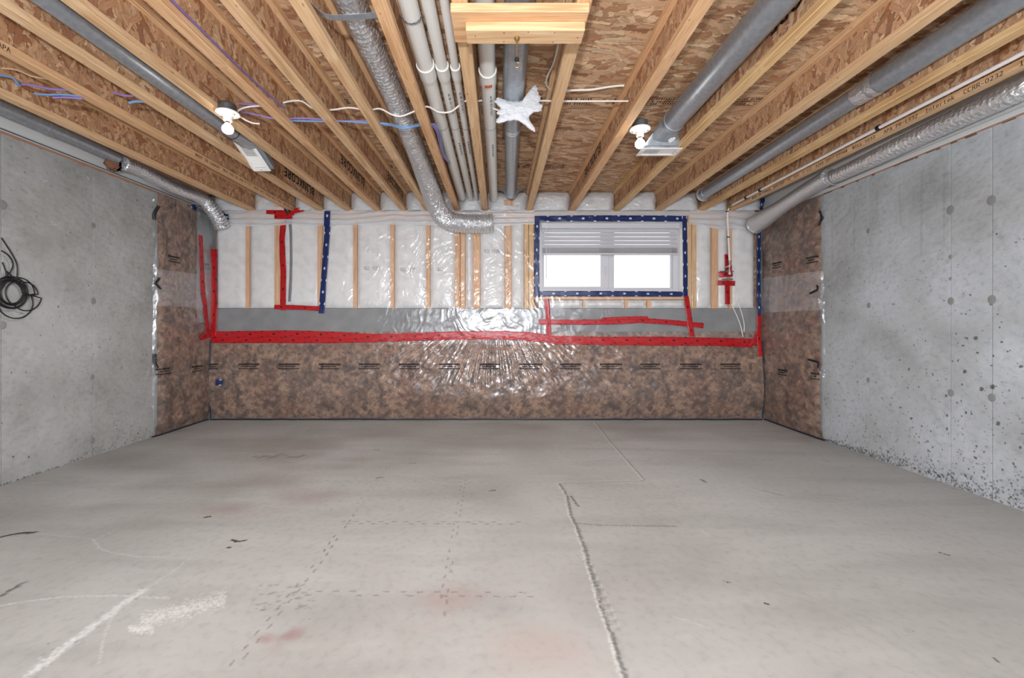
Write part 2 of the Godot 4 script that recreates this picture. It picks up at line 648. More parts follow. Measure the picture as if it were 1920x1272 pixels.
	film("poly_pocket", 0.26, 0.16, crinkle, 0.3)
	for k in ["poly_film", "poly_overlap", "poly_white", "poly_pocket"]:
		M[k].uv1_scale = Vector3(0.9, 0.9, 1)

	# tapes: u along the tape in metres, v across
	for kind in 2:
		var t := Image.create_empty(256, 128, false, Image.FORMAT_RGBA8)
		t.fill(c8(178, 16, 24) if kind == 0 else c8(20, 40, 92))
		var ink := c8(70, 8, 14) if kind == 0 else c8(210, 220, 236)
		for q in [[46, 0, 1], [46, 127, 1], [174, 64, 1], [110, 30, 0], [238, 96, 0]] if kind == 0 else [[56, 0, 1], [56, 127, 1], [184, 64, 1]]:
			if q[2] == 1:
				for y in range(-21, 22):
					for x in range(-15, 16):
						var e := Vector2(x / 15.0, y / 21.0).length()
						if e < 1.0 and (kind == 0 or e > 0.55 or absf(x + y * 0.5) < 5):
							var yy: int = q[1] + y
							if yy >= 0 and yy < 128:
								t.set_pixel(q[0] + x, yy, ink)
			else:
				for row in 3:
					t.fill_rect(Rect2i(q[0] - 22 + row * 5, q[1] - 14 + row * 10, 40 - row * 9, 4), ink)
		m = mat("red_tape" if kind == 0 else "blue_tape", Color.WHITE, 0.3)
		m.albedo_texture = tex(t)
		m.uv1_scale = Vector3(3.75, 1, 1)
		m.normal_enabled = true
		m.normal_texture = crinkle
		m.normal_scale = 0.25

	# metals
	var foiln := bump(noise_image(512, 512, 0.03, 95, 3, 0.0, FastNoiseLite.TYPE_CELLULAR), 7.0)
	m = mat("foil", c8(230, 232, 234), 0.29, 0.78)
	m.normal_enabled = true
	m.normal_texture = foiln
	m.normal_scale = 1.2
	m.uv1_scale = Vector3(2.4, 2.4, 1)
	m = mat("foil_smooth", c8(222, 224, 226), 0.34, 0.7)
	m.normal_enabled = true
	m.normal_texture = foiln
	m.normal_scale = 0.9
	m.uv1_scale = Vector3(4, 4, 1)
	m = mat("galvanized", c8(188, 194, 200), 0.36, 0.66)
	m.albedo_texture = tex(ramp(noise_image(512, 512, 0.03, 97, 3, 0.0, FastNoiseLite.TYPE_CELLULAR), [c8(214, 216, 218), c8(255, 255, 255)]))
	m.uv1_scale = Vector3(2, 2, 1)
	mat("steel_dark", c8(120, 124, 128), 0.4, 0.85)
	mat("brass", c8(168, 140, 92), 0.35, 0.9)
	mat("chrome", c8(206, 208, 210), 0.15, 1.0)

	mat("pvc", c8(222, 220, 214), 0.3)
	mat("pvc_print", c8(96, 96, 100), 0.6)
	mat("pvc_label", c8(196, 96, 70), 0.6)
	mat("white_paint", c8(236, 234, 230), 0.4)
	mat("vinyl", c8(206, 206, 210), 0.35)  # white vinyl, its colour greyed to carry the backlit shade
	mat("blind_slat", c8(206, 206, 211), 0.4)  # white slats, greyed in colour for the same backlit shade
	mat("porcelain", c8(240, 238, 232), 0.22)
	mat("pex", c8(232, 224, 220), 0.35)
	mat("black_plastic", c8(22, 23, 26), 0.45)
	mat("black_ink", c8(28, 22, 20), 0.8)
	mat("stamp_ink", c8(66, 40, 24), 0.8)
	mat("grey_ink", c8(112, 114, 118), 0.8)
	mat("cable_white", c8(226, 220, 210), 0.45)
	mat("cable_purple", c8(140, 118, 176), 0.4)
	mat("cable_blue", c8(108, 142, 182), 0.4)
	mat("cable_tan", c8(206, 180, 146), 0.5)
	mat("cable_copper", c8(150, 84, 44), 0.4)
	mat("sealant", c8(26, 34, 52), 0.4)
	mat("grey_conduit", c8(104, 106, 110), 0.5)
	mat("paint_pale", c8(206, 208, 206), 0.8)
	mat("gasket", c8(170, 126, 100), 0.85)
	mat("slot_shade", c8(40, 30, 24), 0.95)
	m = mat("brown_wool", c8(120, 84, 62), 0.95)
	m = mat("glass", Color(1, 1, 1, 0.04), 0.02)
	m.transparency = BaseMaterial3D.TRANSPARENCY_ALPHA
	m = mat("bulb_glow", c8(255, 250, 240), 0.4)
	m.emission_enabled = true
	m.emission = c8(255, 252, 246)
	m.emission_energy_multiplier = 7.0


func fpx(px: float, py: float) -> Vector2:     # floor map pixel under a floor point
	var q := on_floor(px, py)
	return Vector2((q.x - XL) / (XR - XL) * 2048, (q.y - 0.9) / (ZW + 0.1 - 0.9) * 1312)


func slab() -> void:
	var im := ramp(noise_image(512, 328, 0.008, 12, 5), [c8(184, 182, 178), c8(198, 197, 194), c8(205, 204, 202), c8(213, 213, 211)], 1.1)
	im.resize(2048, 1312, Image.INTERPOLATE_CUBIC)
	# streaky trowel marks
	var st := noise_image(192, 656, 0.02, 14, 4)
	st.resize(2048, 1312, Image.INTERPOLATE_CUBIC)
	lay(im, ramp(st, [c8(150, 148, 145, 0.2), c8(150, 150, 150, 0.0), c8(224, 223, 220, 0.16)], 1.5))
	lay(im, ramp(noise_image(2048, 1312, 0.06, 15, 3), [c8(120, 120, 120, 0.12), c8(150, 150, 150, 0.0), c8(220, 220, 218, 0.1)], 1.5))
	# brownish and pinkish water stains
	for q in [[520, 860, 90, c8(128, 108, 100, 0.30)], [600, 830, 110, c8(140, 120, 112, 0.22)], [480, 900, 100, c8(150, 128, 122, 0.22)], [430, 840, 110, c8(140, 124, 112, 0.22)], [740, 815, 120, c8(150, 132, 124, 0.2)], [900, 830, 110, c8(150, 134, 126, 0.2)], [560, 930, 70, c8(178, 150, 146, 0.3)], [420, 960, 60, c8(182, 152, 148, 0.35)], [640, 870, 60, c8(150, 126, 120, 0.25)], [840, 1130, 50, c8(190, 160, 156, 0.3)], [1000, 1230, 60, c8(196, 172, 168, 0.3)], [530, 1190, 20, c8(170, 124, 124, 0.5)], [1200, 810, 120, c8(150, 138, 128, 0.25)], [980, 800, 90, c8(144, 128, 118, 0.2)], [250, 870, 120, c8(138, 130, 122, 0.25)], [100, 960, 120, c8(128, 124, 120, 0.22)]]:
		for k in 10:
			dab(im, fpx(q[0], q[1]) + Vector2(rng.randfn(0, q[2] * 0.6), rng.randfn(0, q[2] * 0.35)), q[2] * 0.75, Color(q[3].r, q[3].g, q[3].b, q[3].a * 0.42), 1.0, 0.7)
	# dark stain
	for k in 14:
		dab(im, fpx(480 + k * 7, 854 + rng.randf_range(-3, 5)), 12, c8(84, 66, 60, 0.28), 1.0, 0.8)
	# ghost of interlocking mats: dashed double rows
	var dashes := [[[590, 903], [1040, 904], 0.16], [[640, 980], [1000, 981], 0.42], [[560, 1112], [1010, 1115], 0.3], [[468, 880], [1000, 876], 0.1], [[660, 965], [600, 1052], 0.5], [[600, 1052], [420, 1272], 0.34], [[870, 900], [826, 1165], 0.3], [[730, 870], [660, 965], 0.16]]
	for d in dashes:
		var a := fpx(d[0][0], d[0][1])
		var b := fpx(d[1][0], d[1][1])
		var dir := (b - a).normalized()
		var per := Vector2(-dir.y, dir.x)
		var n := int((b - a).length() / 11.0)
		for k in n:
			if rng.randf() < 0.22:
				continue
			var o := per * (4.0 if k % 2 == 0 else -4.0)
			var at := a + dir * k * 11.0 + o
			stroke(im, [at, at + dir * 8.0], 2.0, c8(96, 94, 92, d[2] * 0.8), 0.8, 0.5)
	for k in 40:   # smudged prints near the crossing
		dab(im, fpx(rng.randf_range(470, 590), rng.randf_range(1095, 1150)), rng.randf_range(2.0, 6.0), c8(110, 108, 106, 0.3), 0.8, 0.6)
	# patch seam: a pale lip and a dark line
	var seam := [[[1113, 790], [1140, 826], [1204, 899]], [[1204, 901], [1120, 903], [1045, 906]], [[1045, 906], [1060, 930], [1066, 965], [1078, 990], [1092, 1030], [1100, 1062], [1112, 1100], [1122, 1140], [1140, 1185], [1152, 1230], [1166, 1272]], [[1072, 980], [1120, 984], [1265, 986]]]
	for k in seam.size():
		var line := []
		for q in seam[k]:
			line.append(fpx(q[0], q[1]))
		var off := []
		for q in line:
			off.append(q + Vector2(4.5, -2.0))
		if k != 3:
			stroke(im, line, 2.6, c8(232, 232, 228, 0.6), 0.7, 0.9, 0.1)
		stroke(im, off, 3.2 if k == 2 else 2.0, c8(92, 92, 92, 0.38), 0.9, 1.2 if k == 2 else 0.6, 0.1)
		if k == 2:
			stroke(im, off, 5.0, c8(124, 124, 124, 0.12), 1.0, 2.5, 0.3)
	for k in 9:   # toothed edge near the lens
		var at := fpx(1100 + k * 6.2, 1065 + k * 15.0)
		stroke(im, [at, at + Vector2(0, 9), at + Vector2(10, 9), at + Vector2(10, 18)], 1.3, c8(222, 222, 218, 0.4), 0.8, 0.6)
		dab(im, at + Vector2(8, 4), 5, c8(124, 124, 124, 0.3), 0.9)
	# efflorescence
	var eff := []
	for q in [[272, 1106], [235, 1130], [190, 1165], [140, 1200], [96, 1235], [40, 1275]]:
		eff.append(fpx(q[0], q[1]))
	stroke(im, eff, 12.0, c8(206, 208, 210, 0.12), 1.0, 3.0, 0.2)
	stroke(im, eff, 6.0, c8(240, 242, 244, 0.5), 1.0, 2.0, 0.1, 0.3)
	stroke(im, eff, 2.5, c8(136, 138, 140, 0.35), 0.8, 6.0, 0.5, 0.6)
	stroke(im, eff, 2.5, c8(252, 252, 252, 0.6), 0.8, 3.5, 0.2, 0.35)
	for l in [[[[0, 1136], [60, 1126], [130, 1118], [230, 1117], [320, 1122]], 2.2, 0.55], [[[272, 1106], [320, 1075], [360, 1045]], 2.0, 0.35], [[[40, 997], [170, 1010]], 1.5, 0.25], [[[175, 1010], [190, 1030], [210, 1036], [260, 1044], [318, 1045]], 1.6, 0.4], [[[175, 1015], [225, 990]], 1.8, 0.35], [[[215, 1150], [195, 1195], [188, 1245]], 2.2, 0.3], [[[1412, 830], [1512, 834]], 1.6, 0.55], [[[1530, 838], [1555, 845]], 1.6, 0.4], [[[60, 906], [95, 905]], 2.0, 0.5], [[[560, 815], [580, 800]], 1.4, 0.5], [[[530, 900], [620, 850]], 1.3, 0.25], [[[1260, 1155], [1340, 1180]], 1.4, 0.25], [[[1310, 990], [1330, 1005]], 2.5, 0.25]]:
		var line := []
		for q in l[0]:
			line.append(fpx(q[0], q[1]))
		stroke(im, line, l[1], c8(238, 240, 240, l[2]), 0.7, 0.8, 0.25)
	for k in 900:
		var t := rng.randf()
		var at := fpx(265 + t * 160, 1166 - t * 44 + rng.randfn(0, 8.0))
		dab(im, at, 1.5, c8(246, 246, 246, 0.55), 0.6)
	for k in 220:
		dab(im, fpx(243 + rng.randf() * 46, 1184 - rng.randf() * 8 + rng.randfn(0, 3.0)), 1.5, c8(246, 246, 246, 0.5), 0.6)
	# scuffs and crumbs
	for l in [[[[0, 1008], [30, 1001], [70, 998]], 4.0, 0.7], [[[436, 1012], [444, 1016], [464, 1013]], 2.5, 0.85], [[[428, 1027], [434, 1025]], 3.0, 0.85], [[[384, 970], [400, 968]], 3.0, 0.7], [[[0, 1120], [50, 1090]], 4.0, 0.3], [[[706, 897], [718, 895]], 2.2, 0.7], [[[1315, 900], [1325, 905]], 4.0, 0.35], [[[1070, 930], [1085, 950]], 3.0, 0.25], [[[1760, 1036], [1782, 1042]], 2.0, 0.55], [[[1435, 1130], [1442, 1134]], 2.0, 0.7], [[[1544, 864], [1558, 866]], 1.4, 0.7], [[[1864, 1235], [1872, 1242]], 1.6, 0.6], [[[1360, 1090], [1368, 1092]], 2.0, 0.4], [[[918, 921], [930, 919]], 2.5, 0.6], [[[700, 844], [712, 843]], 2.0, 0.6], [[[768, 870], [780, 868]], 1.6, 0.5], [[[1430, 920], [1470, 930]], 2.0, 0.25]]:
		var line := []
		for q in l[0]:
			line.append(fpx(q[0], q[1]))
		stroke(im, line, l[1], c8(58, 56, 54, l[2]), 0.6, 0.8, 0.1)
	for k in 170:
		dab(im, Vector2(rng.randf() * 2048, rng.randf() * 1312), rng.randf_range(0.8, 1.8), c8(80, 78, 76, 0.6), 0.5, 0.6)
	for k in 120:
		dab(im, Vector2(rng.randf() * 2048, rng.randf() * 1312), rng.randf_range(0.8, 2.2), c8(234, 234, 232, 0.5), 0.5, 0.5)
	var m := mat("slab", Color(0.865, 0.87, 0.86), 0.62)
	m.albedo_texture = tex(im)
	m.normal_enabled = true
	m.normal_texture = bump(st, 2.0)
	m.normal_scale = 0.12


# ---------------------------------------------------------------- lamps, seen in the room and unseen behind the lens
func lampholder(at: Vector3, label: String, energy: float, arm: float) -> void:
	var o := thing("lampholder", label, "light fixture", at, "porcelain lampholders on the joists")
	var g := Geo.new()
	lathe(g, [Vector2(0, 0.045), Vector2(0.05, 0.045), Vector2(0.052, 0.04), Vector2(0.052, 0.0), Vector2(0, 0.0)], Vector3.ZERO, Vector3.UP, 8)
	box(g, Vector3(0.028 * arm, 0.05, -0.01), Vector3(0.07, 0.05, 0.02), 0.002)
	put("metal_box", g, M.steel_dark, o)
	g = Geo.new()
	lathe(g, [Vector2(0, 0.0), Vector2(0.062, 0.0), Vector2(0.066, -0.004), Vector2(0.065, -0.010), Vector2(0.05, -0.017), Vector2(0.03, -0.021), Vector2(0.026, -0.03), Vector2(0.024, -0.052), Vector2(0.019, -0.055), Vector2(0, -0.055)], Vector3.ZERO, Vector3.UP, 32)
	var base := put("porcelain_base", g, M.porcelain, o)
	g = Geo.new()
	lathe(g, [Vector2(0.014, -0.054), Vector2(0.014, -0.066)], Vector3.ZERO, Vector3.UP, 20)
	put("screw_collar", g, M.chrome, o)
	g = Geo.new()
	var prof := [Vector2(0.013, -0.064), Vector2(0.015, -0.07), Vector2(0.02, -0.077), Vector2(0.027, -0.085), Vector2(0.031, -0.094), Vector2(0.032, -0.102), Vector2(0.030, -0.112), Vector2(0.024, -0.121), Vector2(0.014, -0.127), Vector2(0.0, -0.129)]
	lathe(g, prof, Vector3.ZERO, Vector3.UP, 28)
	put("bulb", g, M.bulb_glow, o)
	for s in [-1.0, 1.0]:
		g = Geo.new()
		lathe(g, [Vector2(0, -0.0215), Vector2(0.005, -0.019), Vector2(0.005, -0.012)], Vector3(0.046 * s, 0, 0.012 * s), Vector3.UP, 8)
		put("screw", g, M.steel_dark, base)
	var l := SpotLight3D.new()
	l.name = "lamp_light"
	l.position = Vector3(0, -0.1, 0)
	l.rotation_degrees = Vector3(-90, 0, 0)
	l.light_color = c8(246, 248, 255)
	l.light_energy = energy
	l.light_size = 0.03
	l.spot_angle = 86.0
	l.spot_angle_attenuation = 0.6
	l.spot_range = 14.0
	l.spot_attenuation = 2.0
	l.shadow_enabled = true
	o.add_child(l, true)


func unseen_globe_lamp(at: Vector3, h: float, energy: float) -> void:  # out of view near the lens, placed to light plastic, ceiling and floor
	var o := thing("unseen_globe_lamp", "unseen white globe lamp on a black tripod behind the lens, lighting the room", "light fixture", at)
	var g := Geo.new()
	tube(g, [Vector3(0, 0.45, 0), Vector3(0, h - 0.07, 0)], 0.011, 10)
	put("pole", g, M.black_plastic, o)
	for k in 3:
		g = Geo.new()
		var d := Vector3(cos(TAU * k / 3.0 + 0.5), 0, sin(TAU * k / 3.0 + 0.5))
		tube(g, [Vector3(0, 0.6, 0) + d * 0.012, d * 0.34 + Vector3(0, 0.008, 0)], 0.008, 8)
		put("leg", g, M.black_plastic, o)
	g = Geo.new()
	lathe(g, [Vector2(0, -0.1), Vector2(0.02, -0.1), Vector2(0.024, -0.06), Vector2(0.03, -0.045), Vector2(0, -0.045)], Vector3(0, h, 0), Vector3.UP, 18)
	put("socket", g, M.black_plastic, o)
	g = Geo.new()
	var prof := []
	for k in 15:
		var a := PI * (1.0 - k / 14.0)
		prof.append(Vector2(0.055 * sin(a), 0.055 * cos(a)))
	lathe(g, prof, Vector3(0, h, 0), Vector3.UP, 26)
	put("globe", g, M.bulb_glow, o)
	var l := OmniLight3D.new()
	l.name = "lamp_light"
	l.position = Vector3(0, h, 0)
	l.light_color = c8(246, 248, 255)
	l.light_energy = energy
	l.light_size = 0.05
	l.omni_range = 14.0
	l.omni_attenuation = 2.0
	l.shadow_enabled = true
	o.add_child(l, true)


func _ready() -> void:
	rng.seed = 11
	# ---- camera
	var cam := Camera3D.new()
	cam.name = "camera"
	cam.position = Vector3(0, EYE, 0)
	cam.projection = Camera3D.PROJECTION_FRUSTUM
	cam.near = 0.05
	cam.far = 60.0
	cam.size = 1272.0 / F * cam.near
	cam.frustum_offset = Vector2((960.0 - CX) / F, -(636.0 - CY) / F) * cam.near
	add_child(cam)
	cam.current = true
	# ---- sky and exposure
	var env := Environment.new()
	env.background_mode = Environment.BG_SKY
	var sky := Sky.new()
	var sm := ProceduralSkyMaterial.new()
	sm.sky_top_color = c8(236, 240, 246)
	sm.sky_horizon_color = c8(252, 248, 244)
	sm.ground_horizon_color = c8(250, 246, 242)
	sm.ground_bottom_color = c8(236, 232, 228)
	sm.sky_energy_multiplier = 1.15
	sm.ground_energy_multiplier = 1.15
	sky.sky_material = sm
	env.sky = sky
	env.tonemap_mode = Environment.TONE_MAPPER_LINEAR
	env.tonemap_exposure = 1.22
	env.sdfgi_enabled = true
	env.ssao_enabled = true
	env.ssil_enabled = true
	var we := WorldEnvironment.new()
	we.name = "environment"
	we.environment = env
	add_child(we)
	# ---- fill light added at the unseen opening behind the lens, tinted as daylight
	var rear_fill := AreaLight3D.new()
	rear_fill.name = "rear_fill_light"
	rear_fill.area_size = Vector2(4.4, 1.7)
	rear_fill.light_color = c8(236, 243, 255)
	rear_fill.light_energy = 9.5
	rear_fill.area_normalize_energy = true
	rear_fill.area_range = 14.0
	rear_fill.position = Vector3(-0.1, 1.2, ZR - 0.12)
	rear_fill.shadow_enabled = true
	add_child(rear_fill)

	materials()
	room()
	back_wall()
	joists()
	lamps_and_registers()
	ducts()
	pipes()
	cables()
	side_insulation()
	tapes()
	small_things()


# ---------------------------------------------------------------- the room
func wall_map(p: Vector3) -> Vector2:
	return Vector2((-p.z - 1.0) / 4.0, 1.0 - p.y / 2.36)


func form_panel(parent: Node, x: float, inward: float, d0: float, d1: float, top: float, m: Material) -> void:
	var g := Geo.new()
	var gap := 0.0046
	var back := x - inward * 0.012
	var q := [Vector3(x, 0, -d0 - gap), Vector3(x, 0, -d1 + gap), Vector3(x, top, -d1 + gap), Vector3(x, top, -d0 - gap)]
	var r := [Vector3(back, 0, -d0), Vector3(back, 0, -d1), Vector3(back, top, -d1), Vector3(back, top, -d0)]
	var uq := q.map(wall_map)
	g.flat(q, uq, Vector3(inward, 0, 0))
	g.flat([q[0], q[3], r[3], r[0]], [uq[0], uq[3], uq[3], uq[0]], Vector3(0, 0, 1))
	g.flat([q[1], q[2], r[2], r[1]], [uq[1], uq[2], uq[2], uq[1]], Vector3(0, 0, -1))
	g.flat([q[3], q[2], r[2], r[3]], [uq[3], uq[2], uq[2], uq[3]], Vector3.UP)
	put("form_panel", g, m, parent)


func room() -> void:
	# floor
	var fl := structure("floor", "grey concrete slab with mat imprints, white salt streaks and a patched seam")
	var g := Geo.new()
	var fp := []
	var fu := []
	for q in [[XL - 0.2, -ZR - 0.3], [XR + 0.2, -ZR - 0.3], [XR + 0.2, ZW + 0.3], [XL - 0.2, ZW + 0.3]]:
		fp.append(Vector3(q[0], 0, -q[1]))
		fu.append(Vector2((q[0] - XL) / (XR - XL), (q[1] - 0.9) / (ZW + 0.1 - 0.9)))
	g.flat(fp, fu, Vector3.UP)
	box(g, Vector3(-0.15, -0.06, -(ZW - ZR) / 2.0), Vector3(XR - XL + 0.4, 0.118, ZW + ZR + 0.6))
	put("slab", g, M.slab, fl)

	# ceiling of subfloor sheets on the joists
	var cl := structure("ceiling", "orange-brown strand board subfloor sheets with black mill stamps")
	var row := 0
	var d := -3.74
	while d < ZW + 0.2:
		var x := XL - 0.3 - (1.22 if row % 2 else 0.0)
		while x < XR + 0.3:
			var a := maxf(x, XL - 0.3)
			var b := minf(x + 2.44, XR + 0.3)
			if b - a > 0.05:
				g = Geo.new()
				span(g, Vector3(a + 0.001, EYE + HD, -minf(d + 1.22, ZW + 0.25) + 0.001), Vector3(b - 0.001, EYE + HD + 0.018, -d - 0.001), 0.0015)
				var pn := put("subfloor_sheet", g, M.osb_deck, cl)
				var mid := d + 0.61
				if mid > 1.0 and mid < 4.8:
					stamp(pn, a, b, mid)
			x += 2.44
		d += 1.22
		row += 1
	g = Geo.new()
	span(g, Vector3(XL - 0.3, EYE + HD + 0.02, -ZW - 0.25), Vector3(XR + 0.3, EYE + HD + 0.1, ZR + 0.3))
	put("floor_above", g, M.lumber, cl)

	# concrete side walls cast in form panels
	for sd in 2:
		var x := XL if sd == 0 else XR
		var inw := 1.0 if sd == 0 else -1.0
		var top := EYE + (1.28 if sd == 0 else 1.215)
		var m: Material = M.concrete_left if sd == 0 else M.concrete_right
		var w := structure("wall_left" if sd == 0 else "wall_right", "cast concrete foundation wall on the left with a coil of black cable" if sd == 0 else "pitted cast concrete foundation wall on the right with form lines")
		var edges := [-3.2, -2.55, -1.9, -1.25, -0.6, 0.3, 0.95, 1.6, 2.252, 2.909, 3.566, 4.22, 4.9, 5.15] if sd == 0 else [-3.2, -2.55, -1.9, -1.25, -0.6, 0.1, 0.72, 1.37, 2.02, 2.673, 2.919, 3.568, 4.22, 4.9, 5.15]
		for k in edges.size() - 1:
			form_panel(w, x, inw, edges[k], edges[k + 1], top, m)
		g = Geo.new()
		span(g, Vector3(x - inw * 0.006, 0, -5.15), Vector3(x - inw * 0.22, top - 0.001, 3.2))
		put("wall_core", g, M.concrete_joint, w)
		for t in ([[175, 423, 1.0], [175, 565, 1.2], [173, 707, 1.0], [173, 826, 1.2], [5, 384, 1.4], [5, 610, 1.2], [274, 665, 0.5]] if sd == 0 else [[1628, 433, 0.9], [1629, 573, 1.0], [1628, 713, 0.9], [1782, 394, 1.3], [1783, 565, 1.1], [1783, 737, 1.1], [1782, 482, 0.6], [1782, 523, 0.5], [1859, 376, 1.3], [1860, 562, 1.2], [1860, 746, 1.1]]):
			g = Geo.new()
			var q := side(t[0], t[1], x)
			lathe(g, [Vector2(0, 0.004), Vector2(0.016 * t[2], 0.0035), Vector2(0.023 * t[2], 0.001), Vector2(0.025 * t[2], -0.004)], q, Vector3(inw, 0, 0), 14, Vector2(1.0, 0.85))
			put("tie_patch", g, M.concrete_patch, w)
		# sill, rim and ledge above the concrete
		g = Geo.new()
		if sd == 0:
			span(g, Vector3(x - 0.22, top, -5.1), Vector3(x + 0.006, top + 0.016, 3.2), 0.002)
			put("sill_gasket", g, M.gasket, w)
			g = Geo.new()
			span(g, Vector3(x - 0.2, top + 0.016, -5.1), Vector3(x - 0.012, EYE + HD, 3.2), 0.003)
			put("rim_face", g, M.paint_pale, w)
			g = Geo.new()
			span(g, Vector3(x - 0.012, EYE + 1.312, -5.1), Vector3(x - 0.004, EYE + 1.318, 3.2))
			put("rim_seam", g, M.concrete_joint, w)
		else:
			span(g, Vector3(x - 0.006, top, -5.1), Vector3(x + 0.22, top + 0.010, 3.2), 0.002)
			put("sill_gasket", g, M.gasket, w)
			g = Geo.new()
			span(g, Vector3(x - 0.012, top + 0.010, -5.1), Vector3(x + 0.2, top + 0.045, 3.2), 0.004)
			put("sill_plate", g, M.paint_pale, w)
			g = Geo.new()
			span(g, Vector3(x + 0.004, top + 0.048, -5.1), Vector3(x + 0.2, EYE + HD, 3.2), 0.003)
			put("rim_face", g, M.paint_pale, w)
		# ragged torn membrane along the gasket
		g = Geo.new()
		for k in 60:
			var z := 1.8 + k * 0.052
			if rng.randf() < 0.55:
				box(g, Vector3(x + inw * 0.004, top - 0.004 + rng.randf() * 0.006, -z), Vector3(0.008, rng.randf_range(0.004, 0.014), rng.randf_range(0.02, 0.07)), 0.002)
		put("torn_membrane", g, M.brown_wool if sd == 1 else M.gasket, w)

	# unseen wall behind the lens; its glazed opening is added for fill light
	var wr := structure("wall_rear", "unseen concrete wall behind the lens with a glazed opening added for fill light")
	for q in [[XL, -2.4, 0.0, EYE + HD], [2.2, XR, 0.0, EYE + HD], [-2.4, 2.2, 0.0, 0.3], [-2.4, 2.2, 2.1, EYE + HD]]:
		g = Geo.new()
		span(g, Vector3(q[0], q[2], ZR), Vector3(q[1], q[3], ZR + 0.2), 0.004)
		put("wall_section", g, M.concrete_grey, wr)
	var w2 := structure("added_window_2", "added wide window behind the lens, out of view, for fill light")  # window added out of view to go with the fill light
	for q in [[-2.4, 2.2, 0.3, 0.36], [-2.4, 2.2, 2.04, 2.1], [-2.4, -2.34, 0.36, 2.04], [2.14, 2.2, 0.36, 2.04], [-0.14, -0.06, 0.36, 2.04]]:
		g = Geo.new()
		span(g, Vector3(q[0], q[2], ZR + 0.06), Vector3(q[1], q[3], ZR + 0.14), 0.004)
		put("window_frame", g, M.vinyl, w2)
	for q in [[-2.34, -0.14], [-0.06, 2.14]]:
		g = Geo.new()
		span(g, Vector3(q[0], 0.36, ZR + 0.09), Vector3(q[1], 2.04, ZR + 0.096))
		put("pane", g, M.glass, w2)


# mill stamps on the underside of a sheet: rows of blocks with a few letters
func stamp(pn: Node, a: float, b: float, mid: float) -> void:
	var y := EYE + HD - 0.0012
	var g := Geo.new()
	var x := a + 0.14
	var k := 0
	while x < b - 0.62:
		for c in 18:
			for r in 3:
				if rng.randf() < 0.8:
					var h := rng.randf_range(0.014, 0.026)
					box(g, Vector3(x + 0.17 + c * 0.0165, y, -mid + (r - 1) * 0.032), Vector3(0.009 if c % 5 else 0.004, 0.0006, h))
		for r in [-0.055, 0.055]:
			box(g, Vector3(x + 0.26, y, -mid + r), Vector3(0.5, 0.0006, 0.003))
		letters("LP", 0.085, Vector3(x + 0.09, y, -mid - 0.036), Vector3(0, 0, 1), Vector3(1, 0, 0), M.stamp_ink, pn, "stamp_lettering")
		letters("APA", 0.042, Vector3(x + 0.01, y, -mid - 0.04), Vector3(0, 0, 1), Vector3(1, 0, 0), M.stamp_ink, pn, "stamp_lettering")
		x += 0.61
		k += 1
	if k:
		put("mill_stamp", g, M.stamp_ink, pn)


# ---------------------------------------------------------------- back wall
const STUDS := [[460, 467], [514, 526], [595, 604], [662, 669], [732, 739], [799, 806], [853, 862], [863, 872], [887, 900], [947, 958.5], [983, 991], [992, 1001], [1288, 1297], [1298, 1306], [1335, 1347], [1367, 1373]]

func puff(x: float) -> float:
	var px := x / ZW * F + CX
	var lo := 405.0
	for s in STUDS:
		if px < s[0]:
			var t := clampf((px - lo) / (s[0] - lo), 0.0, 1.0)
			return pow(sin(PI * t), 0.6)
		if px <= s[1]:
			return 0.0
		lo = s[1]
	return pow(maxf(sin(PI * clampf((px - lo) / (1420.0 - lo), 0.0, 1.0)), 0.0), 0.6)


# how far the plastic stands in front of the finished face of the back wall
func back_off(x: float, y: float, folds := true) -> float:
	var yb := 1.273
	var up_ := 0.006 + 0.016 * puff(x) + (nz2.get_noise_2d(x * 7.0, y * 2.5) * 0.004 if folds else 0.0)
	var t := clampf(y / 1.0, 0.0, 1.0)
	var low := 0.012 + 0.058 * sin(PI * 0.5 * smoothstep(0.0, 0.34, y)) * pow(1.0 - smoothstep(0.22, 1.0, y) , 0.75) + nz2.get_noise_2d(x * 1.6, y * 2.2) * 0.008 + nz2.get_noise_2d(x * 6.0 + 40.0, y * 6.0) * 0.005
	var band := 0.012 + nz2.get_noise_2d(x * 3.0, y * 6.0) * 0.004
	var e := smoothstep(yb - 0.02, yb + 0.03, y)
	var f := smoothstep(0.84, 1.0, y)
	var o := lerpf(lerpf(low, band, f), up_, e)
	if folds:
		var px := x / ZW * F + CX
		var mid := exp(-pow((px - 915.0) / 120.0, 2.0))
		var gen := 0.25 + mid
		if y < 0.93:
			var dy := 1.45 - y
			var th := atan2(x + 0.06, dy)
			var w := sin(th * 105.0 + nz2.get_noise_2d(x * 4.0, y * 1.2) * 2.2 + nz2.get_noise_2d(th * 13.0, 3.0) * 4.0)
			o += (pow(w * 0.5 + 0.5, 1.4)) * 0.0052 * gen * smoothstep(0.15, 0.6, y + nz2.get_noise_2d(th * 14.0, 8.0) * 0.25) * exp(-maxf(absf(px - 915.0) - 260.0, 0.0) / 160.0)
			o += nz2.get_noise_2d(x * 16.0, y * 4.0) * 0.0010
		else:
			var g2 := 0.3 + exp(-pow((px - 850.0) / 160.0, 2.0)) * 0.8
			g2 *= lerpf(0.3, 0.85, smoothstep(1.2, 1.34, y))
			var lean := 0.45 * nz2.get_noise_2d(x * 0.9 + 11.0, y * 0.9)
			var a := x + y * lean + y * 0.25
			o += maxf(nz2.get_noise_2d(a * 11.0, y * 2.2 + 3.0), 0.0) * 0.020 * g2
			o += absf(nz2.get_noise_2d(a * 26.0 + 70.0, y * 4.0)) * 0.006 * g2
	return o


func on_back(x: float, y: float, lift: float) -> Vector3:
	return Vector3(x, y, -ZW + back_off(x, y) + lift)


